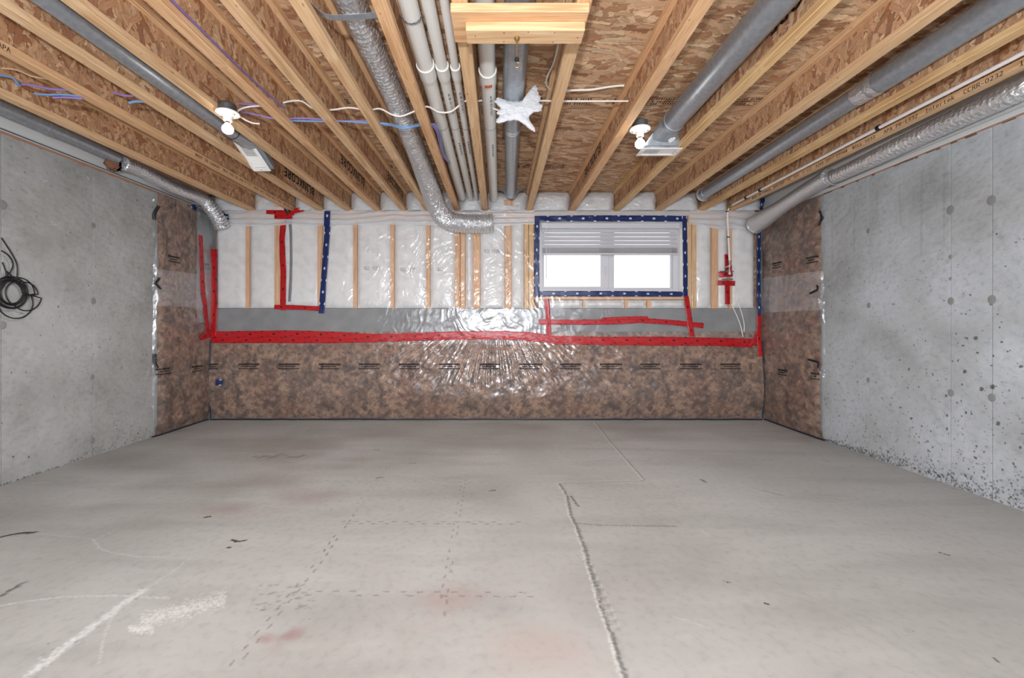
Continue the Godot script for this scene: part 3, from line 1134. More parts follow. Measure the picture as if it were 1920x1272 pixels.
func back_wall() -> void:
	var w := structure("wall_back", "insulated back wall with wooden studs on a concrete base")
	var g := Geo.new()
	span(g, Vector3(XL - 0.2, 0, -5.25), Vector3(XR + 0.2, 1.262, -ZW - 0.012), 0.003)
	put("concrete_base", g, M.concrete_grey, w)
	var wl := wx(1008)
	var wr := wx(1283)
	var wb := wy(552)
	var wt := wy(411)
	for q in [[XL - 0.2, wl, 1.262, EYE + HD], [wr, XR + 0.2, 1.262, EYE + HD], [wl, wr, 1.262, wb], [wl, wr, wt, EYE + HD]]:
		g = Geo.new()
		span(g, Vector3(q[0], q[2], -5.25), Vector3(q[1], q[3], -5.12))
		put("sheathing", g, M.osb_web, w)
	for q in [[wx(395), wx(1425), EYE + HJ - 0.038, EYE + HJ - 0.001], [wx(395), wx(1425), EYE + HJ - 0.077, EYE + HJ - 0.039]]:
		g = Geo.new()
		span(g, Vector3(q[0], q[2], -5.11), Vector3(q[1], q[3], -ZW - 0.006), 0.003)
		put("top_plate", g, M.stud_wood, w)
	for s in STUDS:
		g = Geo.new()
		var pine: bool = s[0] in [992, 983, 1288, 1298]
		span(g, Vector3(wx(s[0]), 1.263, -5.11), Vector3(wx(s[1]), EYE + HJ - 0.078, -ZW - 0.004), 0.003)
		put("stud", g, M.lumber_yellow if pine else M.stud_wood, w)
	g = Geo.new()
	span(g, Vector3(wx(1002), wy(562), -5.11), Vector3(wx(1288), wy(556.5), -ZW - 0.004), 0.003)
	put("sill_board", g, M.stud_wood, w)
	for s in [[1093, 1096.5], [1172, 1177], [1213, 1221]]:
		g = Geo.new()
		span(g, Vector3(wx(s[0]), 1.263, -5.11), Vector3(wx(s[1]), wy(562.5), -ZW - 0.004), 0.002)
		put("cripple_stud", g, M.stud_wood, w)

	# batts in the stud bays
	var bays := [[404, 460, "white batt in the narrow bay at the left corner"], [467, 514, "white batt left of the red-taped grey conduit bay"], [526, 595, "white batt behind the grey conduit, between red and blue tape"], [604, 662, "white batt just right of the blue vertical tape"], [669, 732, "white batt with grey print, second bay right of the blue tape"], [739, 799, "white batt with grey print, third bay right of the blue tape"], [806, 853, "white batt under the bend of the foil duct"], [872, 887, "slim white batt between the doubled studs under the duct end"], [900, 947, "white batt with high grey print right of the duct end"], [958.5, 983, "narrow white batt beside the doubled studs left of the window"], [1306, 1335, "narrow white batt right of the window"], [1347, 1367, "slim white batt behind the red-taped water pipe"], [1373, 1416, "white batt in the last bay at the right corner"]]
	var hung := []
	for b in bays:
		hung.append(batt(wx(b[0]), wx(b[1]), 1.268, EYE + HJ - 0.08, b[2]))
	for b in [[1010, 1093, "low white batt under the window's left end"], [1096.5, 1172, "low white batt under the window, second from its left end"], [1177, 1213, "short white batt under the window, third from its left end"], [1221, 1286, "low white batt under the window's right end"]]:
		batt(wx(b[0]), wx(b[1]), 1.268, wy(563), b[2])
	for q in [[698, 504, "R22 15IN", 4], [765, 506, "R22 15IN", 5], [922, 472, "R22 15IN", 8], [826, 506, "R22", 6]]:
		var host: Node = hung[q[3]]
		letters(q[2], 0.05, Vector3(wx(q[0]), wy(q[1]), -ZW + 0.0125 + 0.004 * puff(wx(q[0]))), Vector3(1, 0, 0), Vector3.UP, M.grey_ink, host, "batt_print", 0.72, true, true)

	# fibreglass blanket on the lower wall
	g = Geo.new()
	var xa := wx(398)
	var xb := wx(1426)
	grid(g, 260, 44, func(s: float, t: float):
		var x := lerpf(xa, xb, s)
		var y := lerpf(0.012, 1.0, t)
		var o := back_off(x, y, false) - 0.009
		return Vector3(x, y, -ZW + lerpf(-0.01, o, clampf(minf(t, 1.0 - t) * 14.0, 0.0, 1.0))),
		func(s: float, t: float): return Vector2(s * 6.24, t), Vector3(0, 0, 1))
	var bl := put("insulation_blanket", g, M.fibreglass)
	tag(bl, "long brown fibreglass blanket along the lower back wall under clear plastic", "insulation", "brown fibreglass blankets")

	# plastic sheets
	g = Geo.new()
	grid(g, 640, 112, func(s: float, t: float):
		var x := lerpf(xa, xb, s)
		var y := lerpf(wy(646), wy(399), t)
		return Vector3(x, y, -ZW + back_off(x, y) + 0.0006),
		func(s: float, t: float): return Vector2(s * 6.24, t * 1.5), Vector3(0, 0, 1), Rect2(wx(1011), wy(547), wx(1280) - wx(1011), wy(416) - wy(547)))
	var u := put("plastic_sheet", g, M.poly_film)
	tag(u, "clear plastic sheet over the studs and white batts of the back wall", "plastic sheet", "vapour barrier sheets")
	g = Geo.new()
	grid(g, 760, 150, func(s: float, t: float):
		var x := lerpf(xa, xb, s)
		var y := lerpf(0.008, 1.268 + 0.004 * sin(x * 9.0), t)
		return Vector3(x, y, -ZW + back_off(x, y) - 0.0012),
		func(s: float, t: float): return Vector2(s * 6.24, t * 1.27), Vector3(0, 0, 1))
	var lo := put("plastic_sheet", g, M.poly_film)
	tag(lo, "wrinkled clear plastic sheet over the brown blanket, below the red tape", "plastic sheet", "vapour barrier sheets")
	for k in 14:
		legend(lo, 396.0 + 74.6 * k if k else 404.0, 687.0, 38.0 if k else 18.0)

	# white flap of doubled plastic along the top plate
	for q in [[404, 1002, "folded white plastic flap along the top plate, left of the window"], [1290, 1412, "folded white plastic flap along the top plate, right of the window"], [1002, 1290, "thin white plastic flap above the window's blue tape"]]:
		g = Geo.new()
		grid(g, int((q[1] - q[0]) / 1.6), 22, func(s: float, t: float):
			var px := lerpf(q[0], q[1], s)
			var x := wx(px)
			var py := lerpf(406.0 if q[0] == 1002 else 424.0 + 4.0 * nz2.get_noise_2d(x * 2.0, 9.0) + (8.0 * smoothstep(0.1, 0.5, s) if q[0] > 1000 else 0.0), 395.0, t)
			var y := wy(py)
			var k := sin(t * 19.0 + nz2.get_noise_2d(x * 1.3, 2.0) * 5.0) * 0.006 + nz2.get_noise_2d(x * 10.0, y * 40.0) * 0.004
			return Vector3(x, y, -ZW + (0.022 if q[0] == 1002 else 0.032) + k),
			func(s: float, t: float): return Vector2(s * 3.6, t * 0.2), Vector3(0, 0, 1))
		tag(put("plastic_flap", g, M.poly_white), q[2], "plastic sheet", "vapour barrier flaps")
	window_one(wl, wr, wb, wt)

	# sealant beads along the foot of the plastic
	g = Geo.new()
	var pts := []
	for k in 120:
		var x := lerpf(xa, xb, k / 119.0)
		pts.append(Vector3(x, 0.008 + nz2.get_noise_2d(x * 3.0, 1.0) * 0.005, -ZW + 0.028 + nz2.get_noise_2d(x * 4.0, 5.0) * 0.01))
	tube(g, pts, 0.008, 6)
	tag(put("sealant_bead", g, M.sealant), "dark sealant bead along the foot of the back wall", "sealant", "sealant beads")


func batt(x0: float, x1: float, y0: float, y1: float, label: String) -> Node:
	var g := Geo.new()
	var n := maxi(6, int((x1 - x0) / 0.025))
	var ny := maxi(6, int((y1 - y0) / 0.04))
	x0 += 0.002
	x1 -= 0.002
	grid(g, n, ny, func(s: float, t: float):
		var x := lerpf(x0, x1, s)
		var y := lerpf(y0, y1, t)
		var e := minf(minf(s, 1.0 - s) * (x1 - x0), minf(t, 1.0 - t) * (y1 - y0))
		return Vector3(x, y, -ZW - 0.03 + 0.032 * smoothstep(0.0, 0.035, e) + 0.008 * puff(x) * smoothstep(0.0, 0.05, e) + nz2.get_noise_2d(x * 5.0, y * 5.0) * 0.003),
		func(s: float, t: float): return Vector2(s * (x1 - x0), t * (y1 - y0)), Vector3(0, 0, 1))
	span(g, Vector3(x0, y0, -5.1), Vector3(x1, y1, -ZW - 0.03))
	var o := put("insulation_batt", g, M.white_batt)
	tag(o, label, "insulation", "white batts between the studs")
	return o


# three rows of small print on the plastic
func legend(parent: Node, px: float, py: float, w: float, place = null) -> void:
	var g := Geo.new()
	var f: Callable = on_back if place == null else place
	var sc := ZW / F
	for row in 3:
		var x := -w * 0.5 + (0.0 if row != 1 else w * 0.14)
		var stop := w * 0.5 - (0.0 if row != 1 else w * 0.2)
		while x < stop:
			var l := rng.randf_range(1.2, 3.6)
			var y := 4.2 - row * 4.0
			var hh := 1.5 if row == 0 else 0.9
			var q := []
			for c in [[0, -1], [l, -1], [l, 1], [0, 1]]:
				var a := (px - CX) * sc if place == null else px
				var b := wy(py) if place == null else py
				q.append(f.call(a + (x + c[0]) * sc, b + (y + c[1] * hh) * sc, 0.0022))
			var out: Vector3 = f.call(0.0, 1.0, 1.0) - f.call(0.0, 1.0, 0.0)
			g.flat(q, [Vector2.ZERO, Vector2.ZERO, Vector2.ZERO, Vector2.ZERO], out)
			x += l + 0.5
	put("print", g, M.black_ink, parent)


func window_one(wl: float, wr: float, wb: float, wt: float) -> void:
	var w := structure("window_1", "white vinyl slider window in the back wall with bright daylight outside")
	var g := Geo.new()
	# jamb boards in the opening
	for q in [[wl, wl + 0.016, wb, wt], [wr - 0.016, wr, wb, wt], [wl + 0.016, wr - 0.016, wb, wb + 0.016], [wl + 0.016, wr - 0.016, wt - 0.016, wt]]:
		g = Geo.new()
		span(g, Vector3(q[0], q[2], -5.2), Vector3(q[1], q[3], -ZW + 0.012), 0.002)
		put("jamb_board", g, M.white_paint, w)
	var z := 5.09
	var a := P(1016, 546, z)
	var b := P(1275, 417, z)
	a.x = wl + 0.016
	b.x = wr - 0.016
	a.y = wb + 0.016
	b.y = wt - 0.016
	var pl0 := P(1020, 538, z)
	var pl1 := P(1125.5, 538, z)
	var pr0 := P(1151.5, 540, z)
	var pr1 := P(1257, 540, z)
	for q in [[a.x, pl0.x - 0.018, a.y, b.y], [pr1.x + 0.018, b.x, a.y, b.y], [a.x, b.x, a.y, pl0.y - 0.02], [a.x, b.x, b.y - 0.05, b.y]]:
		g = Geo.new()
		var flush := 0.0 if q[1] - q[0] < 0.4 else 0.002
		span(g, Vector3(q[0], q[2], -z - 0.05 + flush), Vector3(q[1], q[3], -z + 0.03 - flush), 0.003)
		put("window_frame", g, M.vinyl, w)
	for k in 2:
		var l := pl0 if k == 0 else pr0
		var r := pl1 if k == 0 else pr1
		var dz := 0.012 if k == 0 else -0.012
		var top := b.y - 0.05
		for q in [[l.x - 0.018, l.x, l.y - 0.02, top], [r.x, r.x + (0.09 if k == 0 else 0.018), l.y - 0.02, top], [l.x - 0.018, r.x + 0.018, l.y - 0.02, l.y], [l.x - 0.018, r.x + 0.018, top - 0.03, top]]:
			if k == 1 and q[1] == l.x:
				q[0] = l.x - 0.09
			g = Geo.new()
			var flush := 0.0 if q[1] - q[0] < 0.4 else 0.0015
			span(g, Vector3(q[0], q[2], -z - 0.018 + dz + flush), Vector3(q[1], q[3], -z + 0.016 + dz - flush), 0.003)
			put("sash", g, M.vinyl, w)
		g = Geo.new()
		span(g, Vector3(l.x - 0.004, l.y - 0.004, -z - 0.003 + dz), Vector3(r.x + 0.004, top - 0.026, -z + dz + 0.001))
		put("pane", g, M.glass, w)
	g = Geo.new()
	box(g, Vector3(P(1134, 508, z).x, P(1134, 508, z).y, -z + 0.036), Vector3(0.014, 0.1, 0.012), 0.004)
	put("latch", g, M.vinyl, w)

	# blind, half drawn up
	var bz := -ZW + 0.004
	var o := thing("venetian_blind", "white slatted blind gathered up over the top of the basement window", "blind", Vector3(wx(1144), wy(419), bz))
	var half := (wx(1272) - wx(1013.5)) * 0.5
	var k9 := ZW / F
	g = Geo.new()
	box(g, Vector3(0, -0.032, 0.0), Vector3(half * 2, 0.062, 0.05), 0.004)
	put("valance", g, M.blind_slat, o)
	for k in 5:
		g = Geo.new()
		box(g, Vector3(0.0, -(11.5 + k * 7.3) * k9 - 0.012, -0.02), Vector3(half * 2 - 0.03, 0.003, 0.05), 0.001, Basis(Vector3.RIGHT, deg_to_rad(64)))
		put("slat", g, M.blind_slat, o)
	for k in 9:
		g = Geo.new()
		box(g, Vector3(0.0, -(46.5 + k * 1.1) * k9, -0.012 + 0.002 * (k % 2)), Vector3(half * 2 - 0.03, 0.003, 0.05), 0.001, Basis(Vector3.RIGHT, deg_to_rad(4)))
		put("slat", g, M.blind_slat, o)
	g = Geo.new()
	box(g, Vector3(0.0, -57.5 * k9, -0.012), Vector3(half * 2 - 0.03, 0.018, 0.05), 0.004)
	put("bottom_rail", g, M.blind_slat, o)
	for q in [1030, 1073, 1121, 1167, 1211, 1256]:
		g = Geo.new()
		tube(g, [Vector3(wx(q) - wx(1144), -0.05, 0.016), Vector3(wx(q) - wx(1144), -59.5 * k9, 0.017)], 0.0012, 5)
		put("ladder_cord", g, M.cable_white, o)
	g = Geo.new()
	tube(g, [Vector3(wx(1023.5) - wx(1144), -10.0 * k9, 0.028), Vector3(wx(1023.5) - wx(1144), -105.0 * k9, 0.03)], 0.0045, 8)
	put("tilt_wand", g, M.pvc, o)


# ---------------------------------------------------------------- joists and rim pockets
const JX := [-2.806, -2.34, -2.024, -1.709, -1.376, -1.079, -0.806, -0.479, -0.158, 0.339, 0.824, 1.327, 1.806, 2.291, 2.62]

func joists() -> void:
	var names := ["first wooden I-joist from the left wall, next to the crinkled foil duct", "I-joist second from the left wall, black mill lettering on its flange", "third I-joist from the left wall, a tilted white register overlaps its flange", "wooden I-joist carrying the left lampholder, right of the left steel duct", "wooden I-joist with a purple cable running along its web", "sixth I-joist from the left wall, first right of the purple cable joist", "wooden I-joist just left of the long flexible foil duct", "I-joist between the long flexible foil duct and three white pipes", "I-joist between the three white pipes and the single white pipe", "I-joist just right of the upright-looking galvanized pipe and wool tuft", "wooden I-joist carrying the right lampholder", "I-joist right of the near steel duct, big black web lettering", "I-joist just left of the far right galvanized duct", "I-joist between the far right galvanized duct and the thin white pipe", "last I-joist by the right wall, long black mill lettering on flange"]
	for k in JX.size():
		var x: float = JX[k]
		var o := thing("floor_joist", names[k], "joist", Vector3(x, EYE + HJ, 0), "wooden I-joists of the ceiling")
		var z0 := -ZW - 0.16
		var fm: Material = [M.lumber, M.lumber_warm, M.lumber][k % 3] if k not in [11, 13] else M.lumber_yellow
		var g := Geo.new()
		span(g, Vector3(-0.0315, 0, z0), Vector3(0.0315, 0.038, ZR), 0.003)
		var bf := put("bottom_flange", g, fm, o)
		g = Geo.new()
		span(g, Vector3(-0.0048, 0.036, z0), Vector3(0.0048, 0.205, ZR))
		var wb_ := put("web", g, M.osb_web, o)
		g = Geo.new()
		span(g, Vector3(-0.0315, 0.203, z0), Vector3(0.0315, 0.2405, ZR), 0.003)
		put("top_flange", g, fm, o)
		var r := Vector3(0, 0, -1)
		if k == 1:
			letters("MADE IN CANADA  NPA-500 16 400 9 1/2  A264 2017 23144 MILL 1033  APA PR-L332", 0.03, Vector3(0.0318, 0.009, -3.3), r, Vector3.UP, M.black_ink, bf, "flange_lettering", 1.15, true)
			letters("APA", 0.03, Vector3(0.0318, 0.008, -2.0), r, Vector3.UP, M.black_ink, bf, "flange_lettering", 1.0, true)
		if k == 14:
			letters("MADE IN CANADA  NPA-500  16  400  9'1/2  A264 2017 23144  MILL 1033   APA PR-L332  Intertek  CCRR-0232   IEC-53   CCMC", 0.031, Vector3(-0.0318, 0.009, -4.45), Vector3(0, 0, 1), Vector3.UP, M.black_ink, bf, "flange_lettering", 1.17, true)
		# big web brand marks, upside down as the boards were laid
		for q in [[4, 1, -4.43], [2, 1, -4.75], [5, 1, -4.85], [11, -1, -1.45], [10, -1, -3.5]]:
			if q[0] == k:
				letters("BLINXCORE", 0.115, Vector3(0.0052 * q[1], 0.16, q[2]), Vector3(0, 0, 1) if q[1] > 0 else r, Vector3.DOWN, M.black_ink, wb_, "web_lettering", 1.05)
	# rim board and white insulation pockets between the joist ends
	var pn := ["white plastic-wrapped rim pocket in the left corner beside the foil duct", "white rim pocket between the first two joists, above the red tape", "white rim pocket right behind the red tape cross", "white rim pocket above the top of the blue vertical tape", "white rim pocket at the end of the purple cable bay", "white rim pocket, first left of the flexible duct joist bay", "white rim pocket just left of the flexible duct's lower run", "white rim pocket behind the flexible foil duct", "white rim pocket where the three white pipes end", "white rim pocket behind the single white pipe and galvanized pipe", "large glossy white rim pocket above the window's left end", "white rim pocket above the window, second from the left", "white rim pocket above the window, third from the left", "white rim pocket above the window's right end, under the steel duct", "small white rim pocket behind the thin white pipe", "white rim pocket in the right corner beside the foil duct"]
	var xs := [XL + 0.06] + JX + [XR - 0.04]
	for k in xs.size() - 1:
		var x0: float = xs[k] + (0.006 if k > 0 else 0.0)
		var x1: float = xs[k + 1] - (0.006 if k < xs.size() - 2 else 0.0)
		if x1 - x0 < 0.05:
			continue
		var o := thing("rim_pocket", pn[k], "insulation", Vector3((x0 + x1) * 0.5, EYE + HJ, -ZW), "white rim pockets between joist ends")
		var half := (x1 - x0) * 0.5
		for layer in 2:
			var g := Geo.new()
			var nx := maxi(12, int(half * 2 / 0.012)) if layer else 16
			grid(g, nx, 26 if layer else 12, func(s: float, t: float):
				var x := lerpf(-half, half, s)
				var y := 0.002 + t * (0.236 if layer == 0 else 0.239)
				var narrow := 0.032 if y < 0.038 or y > 0.203 else 0.0
				x = clampf(x, -half + narrow * (1.0 if k > 0 else 0.0), half - narrow * (1.0 if k < 15 else 0.0))
				var e := minf(minf(s, 1.0 - s) * half * 2.0, (1.0 - t) * 0.24)
				var z := -0.06 + 0.125 * pow(clampf(e / 0.09, 0.0, 1.0), 0.5) * lerpf(1.0, 0.6, t) + 0.012 * nz2.get_noise_2d((x + k) * 5.0, y * 7.0)
				if layer:
					z += 0.006 + absf(nz2.get_noise_2d((x * 0.8 + k * 3.0 + y * 1.3) * 15.0, (y - x * 0.6) * 9.0)) * 0.024
				return Vector3(x, y, z),
				func(s: float, t: float): return Vector2(s * half * 2.0 + k, t * 0.24), Vector3(0, 0, 1))
			put("wrap" if layer else "wool", g, M.poly_pocket if layer else M.white_batt, o)
	var wb := find_child("wall_back", false, false)
	var g := Geo.new()
	span(g, Vector3(XL, EYE + HJ, -ZW - 0.2), Vector3(XR, EYE + HD, -ZW - 0.165))
	put("rim_board", g, M.osb_web, wb)
	for q in [[518, 545], [945, 963]]:   # boards that show between pockets
		g = Geo.new()
		span(g, Vector3(wx(q[0]), EYE + HJ + 0.001, -ZW + 0.02), Vector3(wx(q[1]), EYE + HJ + (0.16 if q[0] < 900 else 0.12), -ZW + 0.055), 0.003)
		put("squash_block", g, M.stud_wood, wb)


# ---------------------------------------------------------------- lamps and registers
func loft(g: Geo, c0: Vector3, r0: float, c1: Vector3, hx: float, hz: float) -> void:
	var n := 32
	var first := g.v.size()
	var rows := 5
	for k in rows + 1:
		var t := float(k) / rows
		t = t * t * (3.0 - 2.0 * t)
		for j in n + 1:
			var a := TAU * j / n
			var circle := c0 + Vector3(cos(a) * r0, sin(a) * r0, 0)
			var m := maxf(absf(cos(a)), absf(sin(a)))
			var rect := c1 + Vector3(cos(a) / m * hx, 0, sin(a) / m * hz)
			g.vert(circle.lerp(rect, t), (circle.lerp(rect, t) - c0.lerp(c1, t)).normalized(), Vector2(a * 0.1, t * 0.2))
	renormal(g, first, rows + 1, n + 1, true)
	for k in rows:
		for j in n:
			var a := first + k * (n + 1) + j
			g.quad(a, a + 1, a + n + 2, a + n + 1)


func register(called: String, label: String, at: Vector3, b: Basis) -> Node3D:
	var o := thing(called, label, "register", at, "white metal floor registers")
	o.basis = b
	var g := Geo.new()
	var l := 0.292
	var w := 0.142
	for q in [[0.0, -w / 2 + 0.014, l, 0.028], [0.0, w / 2 - 0.014, l, 0.028], [-l / 2 + 0.016, 0.0, 0.032, w - 0.056], [l / 2 - 0.016, 0.0, 0.032, w - 0.056]]:
		box(g, Vector3(q[0], 0, q[1]), Vector3(q[2], 0.006, q[3]), 0.002)
	var frame := put("frame", g, M.white_paint, o)
	for k in 18:
		g = Geo.new()
		var x := -l / 2 + 0.04 + k * (l - 0.08) / 17.0
		box(g, Vector3(x, 0.003, 0), Vector3(0.0068 if k < 9 else 0.0108, 0.0024, w - 0.052), 0.0006, Basis(Vector3(0, 0, 1), deg_to_rad(14.0 if k < 9 else -8.0)))
		put("louver", g, M.white_paint, o)
	g = Geo.new()
	box(g, Vector3(0, 0.024, 0), Vector3(l - 0.05, 0.004, w - 0.04), 0.001)  # dark plate behind the louvers, stands in for shade in the slots
	put("slot_shade_plate", g, M.slot_shade, o)
	g = Geo.new()
	for q in [[-l / 2 + 0.016, 1], [l / 2 - 0.016, 1]]:
		lathe(g, [Vector2(0, -0.0045), Vector2(0.004, -0.0035), Vector2(0.004, -0.002)], Vector3(q[0], 0, 0), Vector3.UP, 8)
	put("screw", g, M.steel_dark, frame)
	return o


func lamps_and_registers() -> void:
	var a := up(427, 211, HJ - 0.005)
	var b := up(1200, 241, HJ - 0.005)
	lampholder(a, "lit bare bulb in a white lampholder near the tilted register, left", 1.0, -1.0)
	lampholder(b, "lit bare bulb in a white lampholder beside the steel duct boot, right", 1.0, -1.0)
	# unseen lamps behind the lens, placed to light the room and the plastic
	lampholder(Vector3(-0.24, EYE + HJ - 0.005, 1.0), "unseen lit bulb in a lampholder behind the lens, placed to light the room", 0.6, 1.0)
	unseen_globe_lamp(Vector3(-0.1, 0, 0.75), 1.25, 8.0)
	# right register, flat under its boot
	var rg := Vector3(1.172, EYE + 1.268, -3.19)
	register("floor_register", "white louvered register lying flat under the right steel duct boot", rg, Basis())
	# left register, hanging with one end down
	var n0 := P(451.5, 261.5, 3.27)
	var n1 := P(493.5, 323.0, 3.545)
	var xd := (n1 - n0).normalized()
	var zd := Vector3(1, 0, 0)
	register("floor_register", "tilted white louvered register hanging beside the left lampholder", (n0 + n1) * 0.5, Basis(xd, zd.cross(xd), zd))


# ---------------------------------------------------------------- ducts
func ring(g: Geo, c: Vector3, r: float, w: float, t: float, ax := Vector3(0, 0, 1)) -> void:
	lathe(g, [Vector2(r - 0.004, -w / 2), Vector2(r + t, -w / 2), Vector2(r + t, w / 2), Vector2(r - 0.004, w / 2)], c, ax, 28)


func foil_duct(label: String, pts: Array, r0: float, r1: float, ridge: float, m: Material, sub: int, cap_m: Material, squash := Vector2.ONE) -> Node3D:
	var o := thing("foil_duct", label, "duct")
	var path := smooth(pts, sub)
	var g := Geo.new()
	tube(g, path, func(t: float, a: float, along: float): return lerpf(r0, r1, smoothstep(0.55, 0.95, t)) * (1.0 + ridge * sin(along * TAU / 0.03 + sin(a * 3.0) * 0.8) + ridge * 0.9 * nz2.get_noise_2d(along * 22.0, a * 3.0)), 26, false, squash)
	put("sleeve", g, m, o)
	for e in [0, 1]:
		g = Geo.new()
		var c: Vector3 = path[0] if e == 0 else path[-1]
		var d: Vector3 = (path[0] - path[1]).normalized() if e == 0 else (path[-1] - path[-2]).normalized()
		var r := r0 if e == 0 else r1
		lathe(g, [Vector2(0, 0.004), Vector2(r * 0.75, 0.006), Vector2(r * 0.97, 0.002), Vector2(r * 1.06, -0.012), Vector2(r * 0.99, -0.03)], c, d, 26)
		put("end_cap", g, cap_m, o)
	return o


func ducts() -> void:
	# left steel duct between joists three and four, ends in a boot behind the tilted register
	var o := thing("round_duct", "round grey steel duct in the left joist bay, ending behind the left lamp", "duct", Vector3(-1.915, EYE + 1.383, 0))
	var g := Geo.new()
	tube(g, [Vector3(0, 0, 3.0), Vector3(0, 0, -3.12)], 0.05, 26)
	put("pipe", g, M.galvanized, o)
	g = Geo.new()
	ring(g, Vector3(0, 0, -1.3), 0.05, 0.03, 0.0015)
	put("joint", g, M.galvanized, o)
	g = Geo.new()
	loft(g, Vector3(0.0, -0.0, -3.12), 0.054, Vector3(0.012, -0.012, -3.43), 0.075, 0.12)
	var boot := put("boot", g, M.galvanized, o)
	g = Geo.new()
	box(g, Vector3(0.004, -0.034, -3.425), Vector3(0.16, 0.05, 0.27), 0.002, Basis(Vector3.RIGHT, -0.47))
	put("boot_collar", g, M.galvanized, boot)

	# near right duct with its boot
	o = thing("round_duct", "large round steel duct running down to the boot beside the right lamp", "duct", Vector3(1.205, EYE + 1.405, 0))
	g = Geo.new()
	tube(g, [Vector3(0, 0, 3.0), Vector3(0, 0, -3.0)], 0.072, 30)
	put("pipe", g, M.galvanized, o)
	g = Geo.new()
	ring(g, Vector3(0, 0, -3.0), 0.073, 0.04, 0.004)
	put("joint", g, M.galvanized, o)
	g = Geo.new()
	loft(g, Vector3(0, 0, -3.02), 0.075, Vector3(-0.033, -0.112, -3.19), 0.128, 0.052)
	span(g, Vector3(-0.161, -0.132, -3.242), Vector3(0.095, -0.112, -3.138), 0.002)
	boot = put("boot", g, M.galvanized, o)
	g = Geo.new()
	box(g, Vector3(0.02, -0.09, -3.085), Vector3(0.05, 0.03, 0.004), 0.001, Basis(Vector3.RIGHT, 0.6) * Basis(Vector3(0, 0, 1), PI / 4))
	put("boot_tab", g, M.foil_smooth, boot)

	# far right duct
	o = thing("round_duct", "far right galvanized duct with a foil-taped joint, running to the rim", "duct", Vector3(2.195, EYE + 1.402, 0))
	g = Geo.new()
	tube(g, [Vector3(0, 0, 3.0), Vector3(0, 0, -2.56)], 0.066, 28)
	put("pipe", g, M.galvanized, o)
	g = Geo.new()
	tube(g, [Vector3(0, 0, -2.55), Vector3(0, 0, -4.66)], 0.058, 28)
	put("pipe", g, M.galvanized, o)
	g = Geo.new()
	tube(g, smooth([Vector3(0, 0, -2.5), Vector3(0, 0, -2.56), Vector3(0, 0, -2.66)], 8), func(t: float, a: float, along: float): return 0.0685 - 0.008 * t + 0.002 * nz2.get_noise_2d(a * 6.0, along * 90.0), 30, false)
	put("joint_tape", g, M.foil, o)
	g = Geo.new()
	ring(g, Vector3(0, 0, -4.62), 0.058, 0.05, 0.006)
	put("joint", g, M.galvanized, o)
	g = Geo.new()
	lathe(g, [Vector2(0.075, 0), Vector2(0.06, 0.02)], Vector3(0, 0, -4.68), Vector3(0, 0, 1), 28)
	put("end_collar", g, M.foil_smooth, o)

	# centre galvanized pipe
	o = thing("round_duct", "central galvanized pipe under a tuft of white wool, hung from a bracket", "duct", Vector3(0.086, EYE + 1.42, 0))
	g = Geo.new()
	tube(g, [Vector3(0.006, 0, 3.0), Vector3(0, 0, -2.75)], 0.0655, 28)
	put("pipe", g, M.galvanized, o)
	g = Geo.new()
	tube(g, [Vector3(0, 0, -2.74), Vector3(0.04, 0, -4.64)], 0.056, 28)
	put("pipe", g, M.galvanized, o)
	g = Geo.new()
	for z in [-3.12, -3.155]:
		ring(g, Vector3(0.01, 0, z), 0.056, 0.012, 0.003)
	put("joint", g, M.galvanized, o)
	g = Geo.new()
	for s in [-1.0, 1.0]:
		box(g, Vector3(0.04 + s * 0.095, 0.02, -4.66), Vector3(0.1, 0.02, 0.03), 0.002, Basis(Vector3(0, 0, 1), s * 0.35))
	lathe(g, [Vector2(0.052, -0.02), Vector2(0.066, -0.02), Vector2(0.07, 0.02), Vector2(0.05, 0.02)], Vector3(0.04, -0.005, -4.66), Vector3(0, 0, 1), 24)
	put("bracket", g, M.steel_dark, o)

	# steel pipe at the left wall
	o = thing("round_duct", "narrow steel pipe along the top of the left concrete wall", "duct", Vector3(-3.17, EYE + 1.385, 0))
	g = Geo.new()
	tube(g, [Vector3(0, 0, 3.0), Vector3(0, 0, -3.06)], 0.05, 24)
	put("pipe", g, M.galvanized, o)
	g = Geo.new()
	tube(g, [Vector3(0, 0, -3.05), Vector3(0, 0, -3.6)], 0.047, 24)
	put("pipe", g, M.galvanized, o)
	g = Geo.new()
	ring(g, Vector3(0, 0, -3.05), 0.05, 0.05, 0.002)
	put("joint", g, M.galvanized, o)

	# foil ducts
	foil_duct("crinkled foil duct along the left wall that bends down into the corner", [Vector3(-3.17, EYE + 1.36, -3.66), P(262, 318, 3.85), P(320, 350, 4.22), P(375, 372, 4.62), P(396, 392, 4.74), P(410, 412, 4.80), P(417, 428, 4.84)], 0.058, 0.075, 0.045, M.foil, 44, M.foil)
	foil_duct("long flexible foil duct beside the white pipes, bending along the top plate", [Vector3(-0.655, EYE + 1.425, 0.6), Vector3(-0.655, EYE + 1.42, -1.2), Vector3(-0.645, EYE + 1.405, -2.4), Vector3(-0.65, EYE + 1.385, -3.1), Vector3(-0.66, EYE + 1.33, -3.9), Vector3(-0.65, EYE + 1.23, -4.5), Vector3(-0.58, EYE + 1.15, -4.72), Vector3(-0.42, EYE + 1.118, -4.80), Vector3(-0.22, EYE + 1.115, -4.81), Vector3(-0.07, EYE + 1.122, -4.81)], 0.064, 0.1, 0.055, M.foil, 110, M.foil_smooth)
	foil_duct("flattened foil duct along the top of the right concrete wall", [P(1990, 130, 2.3), P(1905, 172, 2.43), P(1750, 243, 2.88), P(1640, 296, 3.3), P(1560, 334, 3.72)], 0.07, 0.062, 0.03, M.foil, 60, M.foil_smooth, Vector2(0.9, 0.9))
